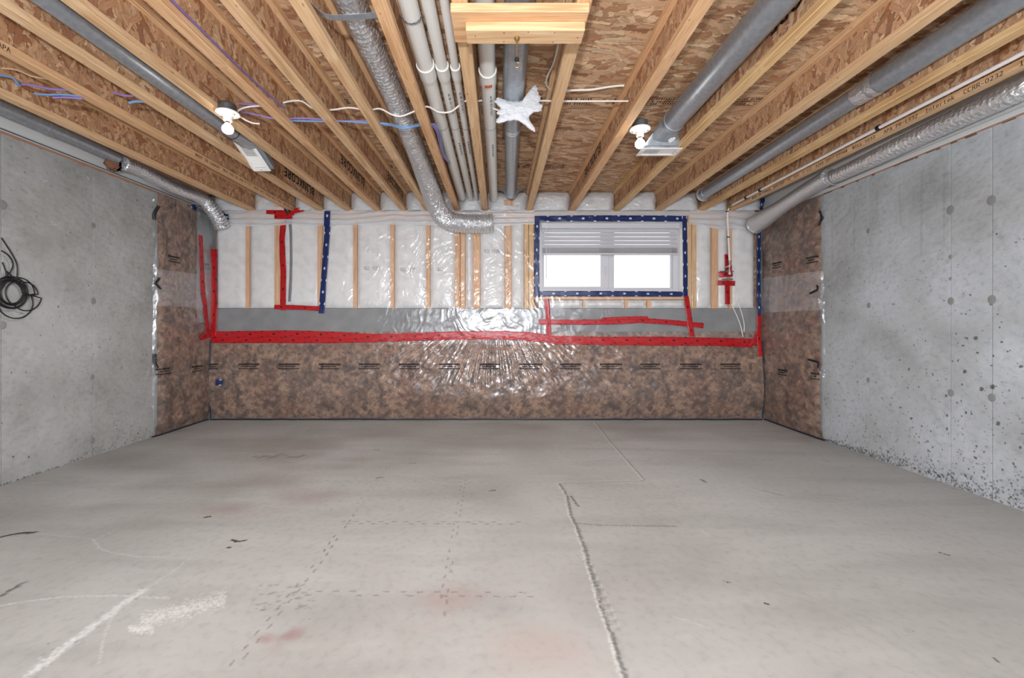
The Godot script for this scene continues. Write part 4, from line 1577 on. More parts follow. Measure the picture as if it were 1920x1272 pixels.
	foil_duct("smooth foil-wrapped duct slanting down into the right back corner", [P(1556, 330, 3.74), P(1500, 365, 4.15), P(1452, 397, 4.5), P(1413, 423, 4.78)], 0.07, 0.098, 0.012, M.foil_smooth, 30, M.foil)


# ---------------------------------------------------------------- pipes
func drain_pipe(label: String, x0: float, x1: float, h: float, r: float, joint: float, seam: float, stop: float, inked: bool) -> Node3D:
	var o := thing("drain_pipe", label, "pipe", Vector3(0, EYE + h, 0), "white plastic drain pipes")
	var at := func(z: float) -> Vector3: return Vector3(lerpf(x0, x1, (z - 1.2) / (stop - 1.2)), 0, -z)
	var g := Geo.new()
	tube(g, [at.call(-3.0), at.call(stop)], r, 24)
	var body := put("pipe", g, M.pvc, o)
	g = Geo.new()
	var d: Vector3 = (at.call(3.0) - at.call(1.0)).normalized()
	lathe(g, [Vector2(r, 0.0), Vector2(r + 0.0065, 0.0), Vector2(r + 0.0075, 0.004), Vector2(r + 0.006, 0.012), Vector2(r + 0.006, 0.1), Vector2(r + 0.002, 0.135), Vector2(r, 0.14)], at.call(joint), d, 28)
	put("coupling", g, M.pvc, o)
	g = Geo.new()
	lathe(g, [Vector2(r, -0.002), Vector2(r + 0.001, -0.002), Vector2(r + 0.001, 0.002), Vector2(r, 0.002)], at.call(seam), d, 24)
	put("seam", g, M.pvc_print, o)
	if inked:
		for z in [1.5, 2.6, 3.3]:
			letters("PVC-DWV 1833 CSA B181.2", 0.018, at.call(z) + Vector3(r * 0.35, -r * 0.94 - 0.0005, 0), d, Vector3(-0.94, -0.35, 0).normalized(), M.pvc_print, body, "pipe_print", 1.0, true)
	return o


func pipes() -> void:
	drain_pipe("thick white drain pipe, leftmost of the three in one joist bay", -0.395, -0.412, 1.41, 0.0435, 2.35, 3.06, 4.8, false)
	drain_pipe("middle white drain pipe of the three in one joist bay", -0.308, -0.318, 1.41, 0.0305, 2.36, 3.08, 4.86, true)
	drain_pipe("thinnest white drain pipe, rightmost of the three in one joist bay", -0.236, -0.249, 1.41, 0.0215, 2.37, 3.1, 4.88, true)
	var o := drain_pipe("single white drain pipe with an orange label, left of the galvanized pipe", -0.0655, -0.062, 1.41, 0.044, 2.4, 3.06, 4.86, true)
	var g := Geo.new()
	grid(g, 8, 2, func(s: float, t: float):
		var a := lerpf(-1.9, -1.05, s)
		return Vector3(-0.0655 + cos(a) * 0.0511, sin(a) * 0.0511, -2.47 - t * 0.03),
		func(s: float, t: float): return Vector2(s, t), Vector3.DOWN)
	put("label", g, M.pvc_label, o)

	# chain round the thick pipe
	var ch := thing("hanger_chain", "small steel chain slung under the thick white drain pipe", "chain", Vector3(-0.396, EYE + 1.41, -1.97))
	for k in 15:
		var a := deg_to_rad(-170.0 + k * 160.0 / 14.0)
		g = Geo.new()
		var c := Vector3(cos(a), sin(a), 0) * 0.0465
		var tng := Vector3(-sin(a), cos(a), 0)
		var other := Vector3(0, 0, 1) if k % 2 == 0 else Vector3(cos(a), sin(a), 0)
		var pts := []
		for j in 11:
			var b := TAU * j / 10.0
			pts.append(c + tng * cos(b) * 0.0075 + other * sin(b) * 0.004)
		tube(g, pts, 0.0012, 5, false)
		put("link", g, M.steel_dark, ch)

	# thin white water pipe along the last joists, then down the wall
	o = thing("water_pipe", "thin white water pipe under the right joists, turning down the back wall", "pipe")
	g = Geo.new()
	var y := EYE + 1.297
	tube(g, smooth([Vector3(2.5, y, 2.5), Vector3(2.5, y, -2.0), Vector3(2.51, y + 0.004, -3.2), Vector3(2.535, y + 0.006, -4.74)], 8), 0.0115, 10)
	put("pipe", g, M.pex, o)
	g = Geo.new()
	var zz := 4.8
	var top := Vector3(2.538, y + 0.004, -zz)
	var foot := P(1368, 489, zz)
	tube(g, smooth([top + Vector3(0, -0.02, 0), P(1364, 402, zz), P(1365.5, 440, zz), foot], 6), 0.0115, 10)
	put("pipe", g, M.pex, o)
	g = Geo.new()
	tube(g, smooth([Vector3(2.535, y + 0.006, -4.72), top + Vector3(0, 0, 0.01), top + Vector3(0, -0.04, -0.004)], 6), 0.0145, 12)
	put("elbow", g, M.brass, o)
	for q in [[2.506, 1.301, 2.87, 0], [2.524, 1.302, 4.2, 0], [2.53, 1.302, 4.45, 0]]:
		g = Geo.new()
		lathe(g, [Vector2(0.011, -0.012), Vector2(0.0175, -0.012), Vector2(0.0175, 0.012), Vector2(0.011, 0.012)], Vector3(q[0], EYE + q[1], -q[2]), Vector3(0, 0, 1), 10)
		put("clip", g, M.black_plastic, o)
	for q in [[1364, 397], [1365.5, 445]]:
		g = Geo.new()
		var c := P(q[0], q[1], zz)
		lathe(g, [Vector2(0.011, -0.006), Vector2(0.0145, -0.006), Vector2(0.0145, 0.006), Vector2(0.011, 0.006)], c, Vector3.UP, 12)
		put("crimp_ring", g, M.black_plastic, o)
	g = Geo.new()
	var vb := P(1368.5, 505, zz)
	lathe(g, [Vector2(0.010, 0.09), Vector2(0.015, 0.09), Vector2(0.015, 0.07), Vector2(0.011, 0.066), Vector2(0.011, 0.05), Vector2(0.018, 0.046), Vector2(0.018, 0.02), Vector2(0.012, 0.014), Vector2(0.014, -0.03), Vector2(0.02, -0.034), Vector2(0.02, -0.06), Vector2(0.0, -0.064)], vb, Vector3.UP, 14)
	tube(g, [vb + Vector3(0, 0.03, 0), vb + Vector3(0, 0.03, -0.1)], 0.013, 10)
	var valve := put("valve", g, M.chrome, o)
	g = Geo.new()
	box(g, vb + Vector3(0.002, 0.0, 0.024), Vector3(0.014, 0.07, 0.008), 0.003)
	put("valve_handle", g, M.red_tape, valve)
	g = Geo.new()
	tube(g, [P(1350, 509, 4.86), P(1375, 509, 4.86)], 0.008, 8)
	tube(g, [P(1354, 524, 4.86), P(1374, 524, 4.86)], 0.008, 8)
	put("fitting", g, M.chrome, o)

	# grey conduit under the red tape
	g = Geo.new()
	tube(g, smooth([P(541, 400, 4.935), P(546, 430, 4.945), P(547, 500, 4.945), P(544, 566, 4.945)], 6), 0.022, 12)
	tag(put("conduit", g, M.grey_conduit), "dark grey conduit running down the bay beside the vertical red tape", "conduit")
	g = Geo.new()
	tube(g, [P(536, 390, 4.86), P(541, 399, 4.885)], 0.026, 12)
	tag(put("conduit_stub", g, M.black_plastic), "black conduit stub poking out above the red tape cross", "conduit")


# ---------------------------------------------------------------- cables
func cable(label: String, pts: Array, r: float, m: Material, group := "", flat := Vector2.ONE) -> void:
	var g := Geo.new()
	tube(g, smooth(pts, 8), r, 8, true, flat)
	tag(put("cable", g, m), label, "cable", group)


func cables() -> void:
	cable("purple cable stapled along the web of an I-joist, left of centre", [Vector3(-1.366, EYE + 1.352, 1.0), Vector3(-1.366, EYE + 1.352, -1.9), Vector3(-1.366, EYE + 1.352, -2.3), Vector3(-1.364, EYE + 1.37, -2.7), Vector3(-1.36, EYE + 1.378, -2.76)], 0.0055, M.cable_purple, "", Vector2(1, 1))
	var ws := [[527, 194], [545, 188], [566, 190], [588, 203], [622, 206], [655, 202], [690, 207], [712, 204], [735, 215], [752, 218], [774, 210], [800, 200], [822, 210], [846, 209], [872, 190], [893, 180], [908, 189], [924, 203], [946, 208], [975, 200], [1010, 186], [1035, 172], [1064, 166], [1086, 158], [1110, 155], [1150, 154], [1180, 155], [1200, 164]]
	var p := []
	for q in ws:
		p.append(P(q[0], q[1], 2.76))
	for k in p.size():   # sags under pipes and ducts, lies inside the bays elsewhere
		if p[k].y > EYE + 1.42:
			p[k].y = EYE + 1.42
	cable("white cable crossing the joists from the purple cable to the right", p, 0.0055, M.cable_white)
	cable("second white cable in the bay right of the galvanized pipe", [P(1060, 170, 2.76), P(1085, 169, 2.76), P(1110, 168, 2.76), P(1150, 162, 2.76), P(1178, 161, 2.76), P(1202, 167, 2.76)], 0.0068, M.cable_white)
	cable("white cable looping beside the joist right of the galvanized pipe", [P(1049, 70, 2.1), P(1046, 90, 2.25), P(1038, 118, 2.4), P(1026, 145, 2.6), P(1025, 160, 2.7), P(1033, 168, 2.76), P(1040, 168, 2.8)], 0.0055, M.cable_white)
	# purple and blue bundle left to right
	var zs := 2.84
	cable("purple cable reaching the left lamp box from the right", [P(400, 188, 2.75), P(430, 190, zs), P(455, 195, zs), P(490, 196, zs)], 0.0065, M.cable_purple)
	cable("white cable curving out of the left lamp box to the right", [P(441, 212, 2.66), P(455, 203, 2.7), P(478, 199, 2.74), P(505, 199, 2.8)], 0.0055, M.cable_white)
	cable("lilac flat cable just right of the left lamp, passing under the joist", [P(453, 209, 2.78), P(475, 214, zs), P(500, 220, zs), P(525, 224, zs)], 0.009, M.cable_purple, "", Vector2(1, 0.6))
	cable("short white cable end right of the left bulb", [P(449, 218, 2.72), P(462, 226, 2.75), P(475, 231, 2.78), P(487, 232, 2.8)], 0.005, M.cable_white)
	for s in [[[545, 223], [575, 222], [605, 226], 0], [[545, 226], [570, 227], [605, 228], 1], [[640, 226], [668, 229], [698, 233], 1], [[640, 228], [668, 227], [698, 229], 0]]:
		cable(["purple cable stretch", "blue cable stretch"][s[3]] + (" two bays left of the long foil duct" if s[0][0] > 600 else " three bays left of the long foil duct"), [P(s[0][0] - 18, s[0][1], zs), P(s[1][0], s[1][1], zs), P(s[2][0] + 14, s[2][1], zs)], 0.006, M.cable_blue if s[3] else M.cable_purple)
	cable("blue cable draped under the long flexible foil duct", [P(712, 231, zs), P(730, 233, zs), P(752, 238, zs - 0.06), P(770, 237, zs - 0.06), P(788, 232, zs)], 0.007, M.cable_blue)
	cable("second blue cable draped under the long flexible foil duct", [P(712, 234, zs + 0.03), P(732, 235, zs), P(754, 241, zs - 0.06), P(772, 238, zs - 0.06), P(790, 235, zs)], 0.006, M.cable_blue)
	for k in 3:
		cable(["outer purple cable", "middle purple cable", "inner purple cable"][k] + " hanging in a loop left of the thick white pipe", [P(808 + k * 3, 232, 2.86), P(818 + k * 3, 246, 2.95), P(824 + k * 2, 268, 3.15), P(829 + k * 2, 290, 3.4), P(840 + k * 2, 304, 3.55)], 0.0045, M.cable_purple if k < 2 else M.cable_blue)
	# far left cluster
	cable("tan cable entering between the first two joists at far left", [P(-14, 127, 2.45), P(30, 131, 2.45), P(60, 143, 2.45), P(96, 149, 2.45)], 0.005, M.cable_tan)
	cable("wide blue cable loop at far left edge", [P(-12, 141, 2.42), P(12, 143, 2.42), P(28, 149, 2.42), P(36, 160, 2.42)], 0.012, M.cable_blue, "", Vector2(1, 0.5))
	cable("purple cable at far left, above the blue and purple pair", [P(30, 157, 2.45), P(60, 160, 2.45), P(95, 167, 2.45), P(128, 169, 2.45)], 0.007, M.cable_purple)
	cable("dark red wire among the far left cables", [P(36, 160, 2.47), P(70, 172, 2.47), P(100, 181, 2.47), P(140, 186, 2.47)], 0.004, M.cable_copper)
	cable("blue flat cable at far left beside a purple one", [P(66, 176, 2.45), P(90, 178, 2.45), P(120, 178, 2.45), P(150, 181, 2.45)], 0.009, M.cable_blue, "", Vector2(1, 0.6))
	cable("purple cable at far left beside a blue flat one", [P(100, 183, 2.45), P(125, 183, 2.45), P(155, 185, 2.45)], 0.006, M.cable_purple)
	cable("purple cable in the bay between second and third joists", [P(212, 173, 2.55), P(232, 179, 2.55), P(252, 180, 2.55)], 0.006, M.cable_purple)
	cable("blue cable in the bay between second and third joists", [P(242, 193, 2.55), P(258, 190, 2.55), P(276, 192, 2.55)], 0.008, M.cable_blue)
	cable("lilac cable over the narrow steel pipe at the left edge", [P(-10, 208, 2.85), P(8, 200, 2.85), P(24, 195, 2.85)], 0.01, M.cable_purple)
	cable("thin copper-red wire strung along the fourth joist's web", [Vector3(-1.7, EYE + 1.36, -1.2), P(345, 132, F * 1.395 / 477.0), P(380, 158, F * 1.38 / 451.0), P(415, 190, F * 1.37 / 419.0)], 0.003, M.cable_copper)
	# black cable coil on the left wall
	var g := Geo.new()
	var c := side(2, 548, XL)
	var pts := []
	for k in 360:
		var a := TAU * k / 36.0
		var turn := int(k / 36.0)
		var rr := 0.088 + 0.016 * sin(turn * 2.3 + a * 0.27) + (0.05 * maxf(0.0, -sin(a) * 0.6 + cos(a + turn)) if turn in [2, 6] else 0.0)
		pts.append(c + Vector3(0.02 + 0.012 * absf(sin(turn * 1.7)), sin(a) * rr * 1.05, -cos(a) * rr - 0.035 - (0.05 if turn in [2, 6] else 0.0)))
	tube(g, pts, 0.0042, 7)
	for q in [[[2, 508], [11, 515], [22, 525], [24, 500], [16, 480], [-6, 446]], [[-6, 470], [8, 480], [16, 495], [10, 512], [0, 520]], [[-4, 492], [2, 508], [4, 520]]]:
		var l := []
		for s in q:
			l.append(side(s[0], s[1], XL) + Vector3(0.03, 0, 0))
		tube(g, smooth(l, 8), 0.0042, 7)
	tag(put("cable_coil", g, M.black_plastic), "coil of black cable hanging on the left concrete wall", "cable")
	# two white strings from the valve
	for q in [[[1370, 571], [1379, 591], [1387, 612], [1391, 632], 0], [[1374, 557], [1385, 578], [1393, 606], [1393, 622], 1]]:
		var l := []
		for k in 4:
			l.append(on_back(wx(q[k][0]), wy(q[k][1]), 0.008))
		cable(["white string hanging below the red-taped valve, inner strand", "white string hanging below the red-taped valve, outer strand"][q[4]], l, 0.0045, M.white_paint)


# ---------------------------------------------------------------- side insulation
# distance of the plastic from the concrete at depth d and height y
func side_thick(sd: int, d: float, y: float, folds := true) -> float:
	var d0 := (4.165 if sd == 0 else 4.04) + 0.02 * nz2.get_noise_2d(y * 1.5, sd * 9.0)
	var t := clampf((d - d0) / 0.07, 0.0, 1.0)
	var full := (0.066 if sd == 0 else 0.05) + 0.012 * nz2.get_noise_2d(d * 3.0 + sd * 20.0, y * 2.0) + 0.006 * nz2.get_noise_2d(d * 8.0, y * 7.0 + sd * 5.0)
	full *= clampf(y / 0.12, 0.35, 1.0)
	var o := lerpf(0.006, full, pow(t, 0.5))
	if true:
		for q in ([[4.2, 2.16], [4.2, 1.48], [4.19, 0.72]] if sd == 0 else [[4.1, 2.08], [4.12, 1.41], [4.13, 0.71]]):
			var dd: float = d - q[0] + 0.02
			var dy: float = y - q[1]
			var dist := Vector2(dd, dy).length()
			if dist < 0.42:
				var th := atan2(dy, dd)
				if folds: o += 0.006 * sin(th * 17.0 + nz2.get_noise_2d(dist * 5.0, q[1]) * 3.0) * (1.0 - dist / 0.42) * smoothstep(0.0, 0.06, dist)
				o -= 0.03 * exp(-dist * dist / 0.004) * t
	if folds:
		o += absf(nz2.get_noise_2d(d * 14.0 + y * 4.0, y * 9.0)) * 0.005 * t
	return maxf(o, 0.004)


func on_side(sd: int, d: float, y: float, lift: float) -> Vector3:
	var t := side_thick(sd, d, y) + lift
	return Vector3(XL + t, y, -d) if sd == 0 else Vector3(XR - t, y, -d)


func side_insulation() -> void:
	for sd in 2:
		var d0 := 4.16 if sd == 0 else 4.035
		var d1 := ZW + 0.0
		var out := Vector3(1, 0, 0) if sd == 0 else Vector3(-1, 0, 0)
		var top := EYE + (1.27 if sd == 0 else 1.21)
		var where := "left" if sd == 0 else "right"
		for part in 2:
			var y0 := 0.012 if part == 0 else 1.42
			var y1 := 1.42 if part == 0 else top
			var dend: float = 4.7 if sd == 0 and part == 1 else d1
			var g := Geo.new()
			grid(g, 40, 60, func(s: float, t: float):
				var d := lerpf(d0 + 0.03, dend, s)
				var y := lerpf(y0, y1, t)
				var th := side_thick(sd, d, y, false) - 0.008
				if part == 0 and y < 0.3 and sd == 0:
					th += 0.012 * nz2.get_noise_2d(d * 16.0, y * 16.0)
				return Vector3(XL + th, y, -d) if sd == 0 else Vector3(XR - th, y, -d),
				func(s: float, t: float): return Vector2(s * 0.75 + sd * 0.37 + part * 0.2, lerpf(y0, y1, t)), out)
			tag(put("insulation_blanket", g, M.fibreglass), ("lower" if part == 0 else "upper") + " brown fibreglass blanket on the " + where + " side wall beside the corner", "insulation", "brown fibreglass blankets")
		if sd == 0:
			var g := Geo.new()
			grid(g, 10, 40, func(s: float, t: float):
				var d := lerpf(4.7, d1, s)
				var y := lerpf(1.42, top, t)
				return Vector3(XL + side_thick(0, d, y, false) - 0.009, y, -d), func(s: float, t: float): return Vector2(s * 0.24, t), out)
			tag(put("insulation_batt", g, M.concrete_grey), "narrow grey strip in the left corner beside the upper brown blanket", "insulation")
		var g2 := Geo.new()
		grid(g2, 96, 240, func(s: float, t: float):
			var d := lerpf(d0, d1 - 0.004, s)
			var y := lerpf(0.008, top, t)
			return on_side(sd, d, y, 0.0), func(s: float, t: float): return Vector2(s * 0.78 + sd * 0.4, t * 2.3), out)
		var sh := put("plastic_sheet", g2, M.poly_film)
		tag(sh, "clear plastic sheet over the brown blankets of the " + where + " side wall", "plastic sheet", "vapour barrier sheets")
		# doubled band across the middle
		g2 = Geo.new()
		var b0 := 1.262 if sd == 0 else 1.215
		var b1 := 1.612 if sd == 0 else 1.6
		grid(g2, 70, 40, func(s: float, t: float):
			var d := lerpf(d0 + 0.01, d1, s)
			return on_side(sd, d, lerpf(b0, b1 + (0.02 * s if sd == 0 else -0.02 * (1.0 - s)), t), 0.0022), func(s: float, t: float): return Vector2(s * 0.78, t * 0.35), out)
		tag(put("plastic_sheet", g2, M.poly_overlap), "hazy doubled band of plastic across the middle of the " + where + " side blankets", "plastic sheet", "hazy overlap bands")
		if sd == 0:
			g2 = Geo.new()
			grid(g2, 20, 60, func(s: float, t: float): return on_side(0, lerpf(4.69, d1, s), lerpf(1.1, top - 0.05, t), 0.004), func(s: float, t: float): return Vector2(s * 0.25, t), out)
			tag(put("plastic_sheet", g2, M.poly_overlap), "hazy upright strip of doubled plastic in the left corner", "plastic sheet")
		for q in ([[325, 487, 36], [385, 500, 20], [308, 697, 30], [368, 692, 32]] if sd == 0 else [[1457, 498, 32], [1522, 488, 30], [1468, 699, 32], [1527, 706, 20]]):
			var p := side(q[0], q[1], (XL + 0.06) if sd == 0 else (XR - 0.045))
			var f := func(a: float, b: float, l: float) -> Vector3: return on_side(sd, -a if sd == 1 else a, b, l)
			legend(sh, -p.z if sd == 0 else p.z, p.y, q[2] * 0.75, f)
		# black tape tabs that pin the edge
		var marks := [[[[301, 386], [291, 399], [293, 411]], "top"], [[[302, 521], [292, 531], [303, 542]], "middle"], [[[297, 664], [290, 672], [292, 683], [300, 690]], "lowest"]] if sd == 0 else [[[[1536, 395], [1542, 408], [1535, 423]], "top"], [[[1532, 535], [1531, 543], [1521, 551]], "middle"], [[[1518, 674], [1531, 680], [1533, 690]], "lowest"]]
		for q in marks:
			var l := []
			for s in q[0]:
				var p := side(s[0], s[1], (XL + 0.06) if sd == 0 else (XR - 0.035))
				l.append(Vector2(clampf(-p.z, d0 + 0.012, 4.6), p.y))
			g2 = Geo.new()
			strip(g2, l, 0.02, func(a: float, b: float, c: float): return on_side(sd, a, b, c), 0.005, 0.001)
			tag(put("black_tape", g2, M.black_plastic), q[1] + " bent black tape tab on the " + where + " plastic edge", "tape", "black tape tabs")
		# sealant at the foot
		g2 = Geo.new()
		var pts := []
		for k in 30:
			var d := lerpf(d0 - 0.01, d1 - 0.02, k / 29.0)
			pts.append(on_side(sd, d, 0.03, 0.012) * Vector3(1, 0, 1) + Vector3(0, 0.008, 0))
		tube(g2, pts, 0.007, 6)
		tag(put("sealant_bead", g2, M.sealant), "dark sealant bead along the foot of the " + where + " side plastic", "sealant", "sealant beads")
		g2 = Geo.new()
		var xc := XL + 0.068 if sd == 0 else XR - 0.055
		tube(g2, smooth([Vector3(xc, 0.02, -ZW + 0.03), Vector3(xc, 0.4, -ZW + 0.045), Vector3(xc, 0.9, -ZW + 0.03)], 6), 0.006, 6)  # thin dark tube drawn along the dark corner gap
		tag(put("sealant_bead", g2, M.sealant), "dark upright gap line in the lower " + where + " back corner", "sealant", "sealant beads")


# ---------------------------------------------------------------- tapes
func back_tape(m: Material, pts: Array, wpx: float, label: String, group: String, lift := 0.004) -> void:
	var l := []
	for q in pts:
		l.append(Vector2(wx(q[0]), wy(q[1])))
	var g := Geo.new()
	strip(g, l, wpx * ZW / F, on_back, lift, 0.002)
	tag(put("tape_strip", g, m), label, "tape", group)


func flap_place(a: float, b: float, l: float) -> Vector3:
	return Vector3(a, b, -ZW + 0.04 + l)


func tapes() -> void:
	var R := "red tape strips on the plastic"
	var B := "blue tape strips on the plastic"
	back_tape(M.red_tape, [[397, 628], [470, 627], [545, 626], [620, 628], [700, 632.5], [770, 631], [850, 628], [930, 627], [990, 629], [1040, 636], [1120, 638], [1250, 638], [1350, 640], [1422, 642]], 12.5, "long upper red tape strip across the whole back wall", R, 0.006)
	back_tape(M.red_tape, [[398, 638], [500, 638], [620, 638.5], [700, 636.5], [780, 634], [860, 631.5], [940, 631], [1000, 635], [1050, 640.5], [1200, 642.5], [1330, 643], [1408, 646]], 11.0, "long lower red tape strip overlapping the upper one on the back wall", R, 0.004)
	back_tape(M.red_tape, [[403, 468], [402, 520], [403, 580], [401, 628]], 12.0, "upright red tape strip in the left corner of the back wall", R, 0.008)
	back_tape(M.red_tape, [[534, 408], [530, 450], [533, 510], [532, 582]], 11.0, "upright red tape strip beside the grey conduit", R, 0.008)
	back_tape(M.red_tape, [[516, 576], [560, 577], [600, 579]], 8.5, "short level red tape strip at the foot of the conduit strip", R, 0.01)
	for q in [[[[504, 399], [530, 401], [556, 402]], 9.0, "red tape piece across the top plate, left arm of the cross"], [[[528, 406], [548, 400], [573, 394]], 9.0, "red tape piece across the top plate, right arm of the cross"], [[[519, 409], [552, 409]], 8.0, "small red tape piece just under the cross"]]:
		var l := []
		for s in q[0]:
			l.append(Vector2(wx(s[0]), wy(s[1])))
		var g := Geo.new()
		strip(g, l, q[1] * ZW / F, flap_place, 0.012 + 0.003 * rng.randf(), 0.002)
		tag(put("tape_strip", g, M.red_tape), q[2], "tape", R)
	back_tape(M.red_tape, [[1025, 561], [1027, 595], [1029, 628]], 9.0, "short upright red tape strip below the window's left corner", R, 0.01)
	back_tape(M.red_tape, [[1010, 604], [1080, 604.5], [1150, 604], [1200, 601], [1260, 605], [1318, 611]], 9.5, "bowed level red tape strip below the window", R, 0.008)
	back_tape(M.red_tape, [[1128, 599], [1170, 597], [1214, 596.5]], 6.0, "short red tape patch on top of the bowed strip", R, 0.011)
	back_tape(M.red_tape, [[1285, 556], [1290, 590], [1296, 631]], 9.5, "slanted red tape strip below the window's right corner", R, 0.012)
	back_tape(M.red_tape, [[1361, 478], [1362, 510]], 10.0, "upright red tape strip above the valve", R, 0.01)
	back_tape(M.red_tape, [[1362, 528], [1362, 571]], 10.5, "upright red tape strip below the valve", R, 0.01)
	back_tape(M.red_tape, [[1346, 516], [1372, 514]], 10.0, "upper level red tape strip across the valve", R, 0.014)
	back_tape(M.red_tape, [[1344, 531], [1376, 532]], 9.0, "lower level red tape strip across the valve", R, 0.014)
	back_tape(M.red_tape, [[1421.5, 591], [1421, 625], [1421, 668]], 8.0, "upright red tape strip in the right back corner", R, 0.012)
	back_tape(M.red_tape, [[1400, 650], [1414, 636], [1420, 622]], 8.0, "small slanted red tape piece at the right end of the long strips", R, 0.012)
	back_tape(M.blue_tape, [[616, 426], [612, 480], [608, 530], [604, 588]], 11.0, "upright blue tape strip on the studs, slightly leaning", B, 0.008)
	var g := Geo.new()
	strip(g, [Vector2(wx(617), wy(398)), Vector2(wx(616), wy(427))], 11.0 * ZW / F, flap_place, 0.012, 0.002)
	tag(put("tape_strip", g, M.blue_tape), "top end of the upright blue tape over the white flap", "tape", B)
	back_tape(M.blue_tape, [[1003, 411], [1145, 411], [1288, 411]], 11.5, "blue tape strip along the window's top edge", B, 0.006)
	back_tape(M.blue_tape, [[1003, 551], [1145, 551], [1288, 552]], 9.5, "blue tape strip along the window's bottom edge", B, 0.006)
	back_tape(M.blue_tape, [[1007, 406], [1006, 480], [1006.5, 558]], 9.5, "blue tape strip along the window's left edge", B, 0.008)
	back_tape(M.blue_tape, [[1282, 406], [1283.5, 480], [1284, 557]], 9.0, "blue tape strip along the window's right edge", B, 0.008)
	back_tape(M.blue_tape, [[1421.5, 436], [1421, 500], [1421.5, 592]], 7.0, "upright blue tape strip in the right back corner", B, 0.01)
	back_tape(M.blue_tape, [[411.5, 716], [425, 716]], 11.0, "small blue tape square on the lower brown blanket", B, 0.006)
	g = Geo.new()
	strip(g, [Vector2(wx(419), wy(402)), Vector2(wx(426), wy(410)), Vector2(wx(434), wy(409))], 11.0 * ZW / F, flap_place, 0.012, 0.003)
	tag(put("tape_strip", g, M.blue_tape), "crumpled blue tape piece beside the left foil duct's end", "tape", B)
	# on the side walls
	for q in [[0, [[373, 441], [376, 490], [378, 540], [384, 590], [387, 630]], 9.0, "red", "leaning upright red tape strip on the left side plastic"], [0, [[372, 634], [384, 629], [396, 627]], 9.0, "red", "small red tape piece turning the left corner"], [0, [[356, 384], [366, 393]], 7.0, "blue", "small dark blue tape piece under the left foil duct"], [1, [[1432, 372], [1430, 388], [1427, 402]], 9.0, "blue", "dark blue tape strip beside the slanting foil duct, right corner"]]:
		var l := []
		for s in q[1]:
			var p := side(s[0], s[1], (XL + 0.06) if q[0] == 0 else (XR - 0.05))
			l.append(Vector2(minf(-p.z, ZW), p.y))
		g = Geo.new()
		var sd: int = q[0]
		strip(g, l, q[2] * 4.75 / F * 1.15, func(a: float, b: float, c: float): return on_side(sd, a, b, c), 0.008, 0.002)
		tag(put("tape_strip", g, M.red_tape if q[3] == "red" else M.blue_tape), q[4], "tape", R if q[3] == "red" else B)


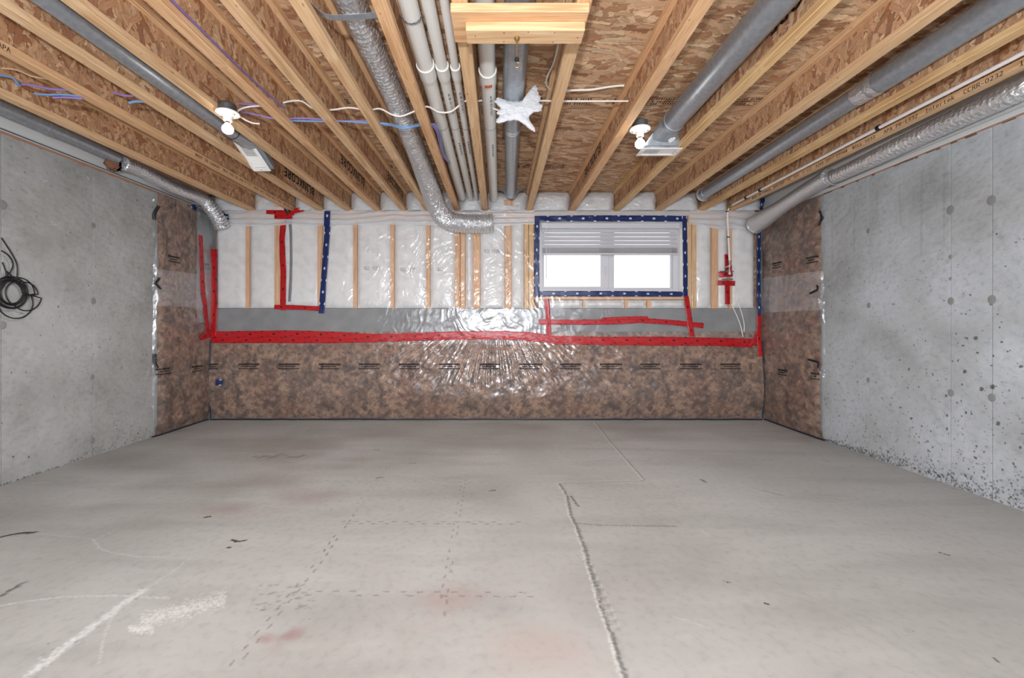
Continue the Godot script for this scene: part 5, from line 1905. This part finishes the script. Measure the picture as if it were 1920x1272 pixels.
# ---------------------------------------------------------------- blocking, hook, strap, wool
func small_things() -> void:
	var g := Geo.new()
	span(g, Vector3(-0.195, EYE + 1.247, -1.921), Vector3(0.36, EYE + 1.2845, -1.731), 0.003)
	tag(put("blocking_board", g, M.lumber_warm), "wide pine board nailed across the joists at top centre", "board")
	g = Geo.new()
	span(g, Vector3(-0.138, EYE + 1.209, -1.873), Vector3(0.353, EYE + 1.2465, -1.785), 0.003)
	var nb := put("blocking_board", g, M.lumber)
	tag(nb, "narrow pine board with a hook, nailed under the wide board", "board")
	g = Geo.new()
	for q in [[0.02, -1.80], [0.02, -1.855], [0.23, -1.80], [0.23, -1.86], [0.33, -1.83], [0.12, -1.795], [-0.1, -1.82]]:
		lathe(g, [Vector2(0, -0.0015), Vector2(0.003, -0.001), Vector2(0.003, 0.001)], Vector3(q[0], EYE + 1.209, q[1]), Vector3.UP, 8)
	put("nail_head", g, M.steel_dark, nb)
	# swag hook
	var o := thing("ceiling_hook", "brass swag hook hanging from the narrow pine board", "hook", Vector3(0.075, EYE + 1.209, -1.83))
	g = Geo.new()
	lathe(g, [Vector2(0, 0.0), Vector2(0.012, 0.0), Vector2(0.011, -0.006), Vector2(0.005, -0.012), Vector2(0.0, -0.012)], Vector3.ZERO, Vector3.UP, 14)
	put("rosette", g, M.brass, o)
	g = Geo.new()
	tube(g, [Vector3(0, -0.008, 0), Vector3(-0.001, -0.088, 0)], 0.003, 8)
	put("shank", g, M.brass, o)
	g = Geo.new()
	lathe(g, [Vector2(0.003, 0.008), Vector2(0.009, 0.004), Vector2(0.01, -0.006), Vector2(0.004, -0.012), Vector2(0, -0.012)], Vector3(-0.001, -0.09, 0), Vector3.UP, 12)
	put("swivel", g, M.black_plastic, o)
	g = Geo.new()
	var pts := []
	for k in 13:
		var a := deg_to_rad(100.0 - k * 22.0)
		pts.append(Vector3(cos(a) * 0.011, -0.116 + sin(a) * 0.011, 0))
	tube(g, [Vector3(-0.001, -0.1, 0)] + pts, 0.0026, 7)
	put("hook", g, M.brass, o)
	# strap under the flexible duct
	g = Geo.new()
	pts = smooth([Vector3(-0.798, EYE + 1.365, -1.86), Vector3(-0.74, EYE + 1.32, -1.86), Vector3(-0.655, EYE + 1.315, -1.86), Vector3(-0.56, EYE + 1.322, -1.86), Vector3(-0.5, EYE + 1.33, -1.86)], 6)
	var first := 0
	for k in pts.size() - 1:
		var d: Vector3 = pts[k + 1] - pts[k]
		box(g, (pts[k] + pts[k + 1]) * 0.5, Vector3(d.length() + 0.001, 0.002, 0.034), 0.0, Basis(Vector3(0, 0, 1), atan2(d.y, d.x)))
	tag(put("hanger_strap", g, M.galvanized), "flat grey steel strap slung under the long flexible foil duct", "strap")
	# wool tuft over the galvanized pipe
	g = Geo.new()
	var cc := P(968, 204, 2.64)
	var ol := []
	for q in [[928, 192], [933, 183], [944, 186], [957, 190], [973, 190], [985, 184], [994, 172], [1000, 161], [1005, 160], [1008, 170], [1013, 184], [1012, 192], [1017, 199], [1013, 209], [1002, 211], [992, 219], [994, 227], [1003, 241], [1000, 246], [991, 241], [979, 231], [967, 226], [955, 227], [936, 231], [930, 226], [936, 217], [930, 212], [937, 204]]:
		ol.append(P(q[0], q[1], 2.64) - cc)
	ol.append(ol[0])
	ol = smooth(ol, 4)
	for lay_ in 2:
		grid(g, ol.size() - 1, 16, func(s: float, t: float):
			var e: Vector3 = ol[int(round(s * (ol.size() - 1)))]
			e = e * (t * (1.0 + 0.08 * nz2.get_noise_2d(e.x * 60.0, e.y * 60.0)))
			var h := 0.028 * sqrt(maxf(1.0 - t * t, 0.0)) + 0.012 * nz2.get_noise_2d(e.x * 22.0, e.y * 22.0) * (1.0 - t)
			var dirn := Vector3(0, -0.55, 0.83)
			return cc + e + dirn * (h if lay_ == 0 else -h * 0.5),
			func(s: float, t: float): return Vector2(s, t * 0.2), Vector3(0, 0, 1) if lay_ == 0 else Vector3(0, 0, -1))
	tag(put("wool_tuft", g, M.white_wool), "torn tuft of white insulation wool draped round the galvanized pipe", "insulation")
	# brown scrap at the end of the left steel pipe
	g = Geo.new()
	var sc := P(213, 309, 3.62)
	grid(g, 24, 14, func(s: float, t: float):
		var a := TAU * s
		var v := PI * t
		var r := 0.05 * (1.0 + 0.35 * nz2.get_noise_2d(cos(a) * 2.0 + v, sin(a) * 2.0))
		return sc + Vector3(sin(v) * cos(a) * r * 0.9, cos(v) * r, sin(v) * sin(a) * r * 1.3), func(s: float, t: float): return Vector2(s, t), Vector3(0, 0, 1))
	fix_out(g, sc)
	tag(put("insulation_scrap", g, M.brown_wool), "brown insulation scrap stuffed at the end of the narrow left pipe", "insulation")
	g = Geo.new()
	span(g, Vector3(-3.1, EYE + HJ + 0.09, -4.6), Vector3(-2.83, EYE + HD - 0.002, -3.62), 0.01)
	tag(put("insulation_scrap", g, M.brown_wool), "dark brown insulation above the left foil duct, beside the first joist", "insulation")


func fix_out(g: Geo, c: Vector3) -> void:
	for k in g.v.size():
		if g.n[k].dot(g.v[k] - c) < 0.0:
			g.n[k] = -g.n[k]
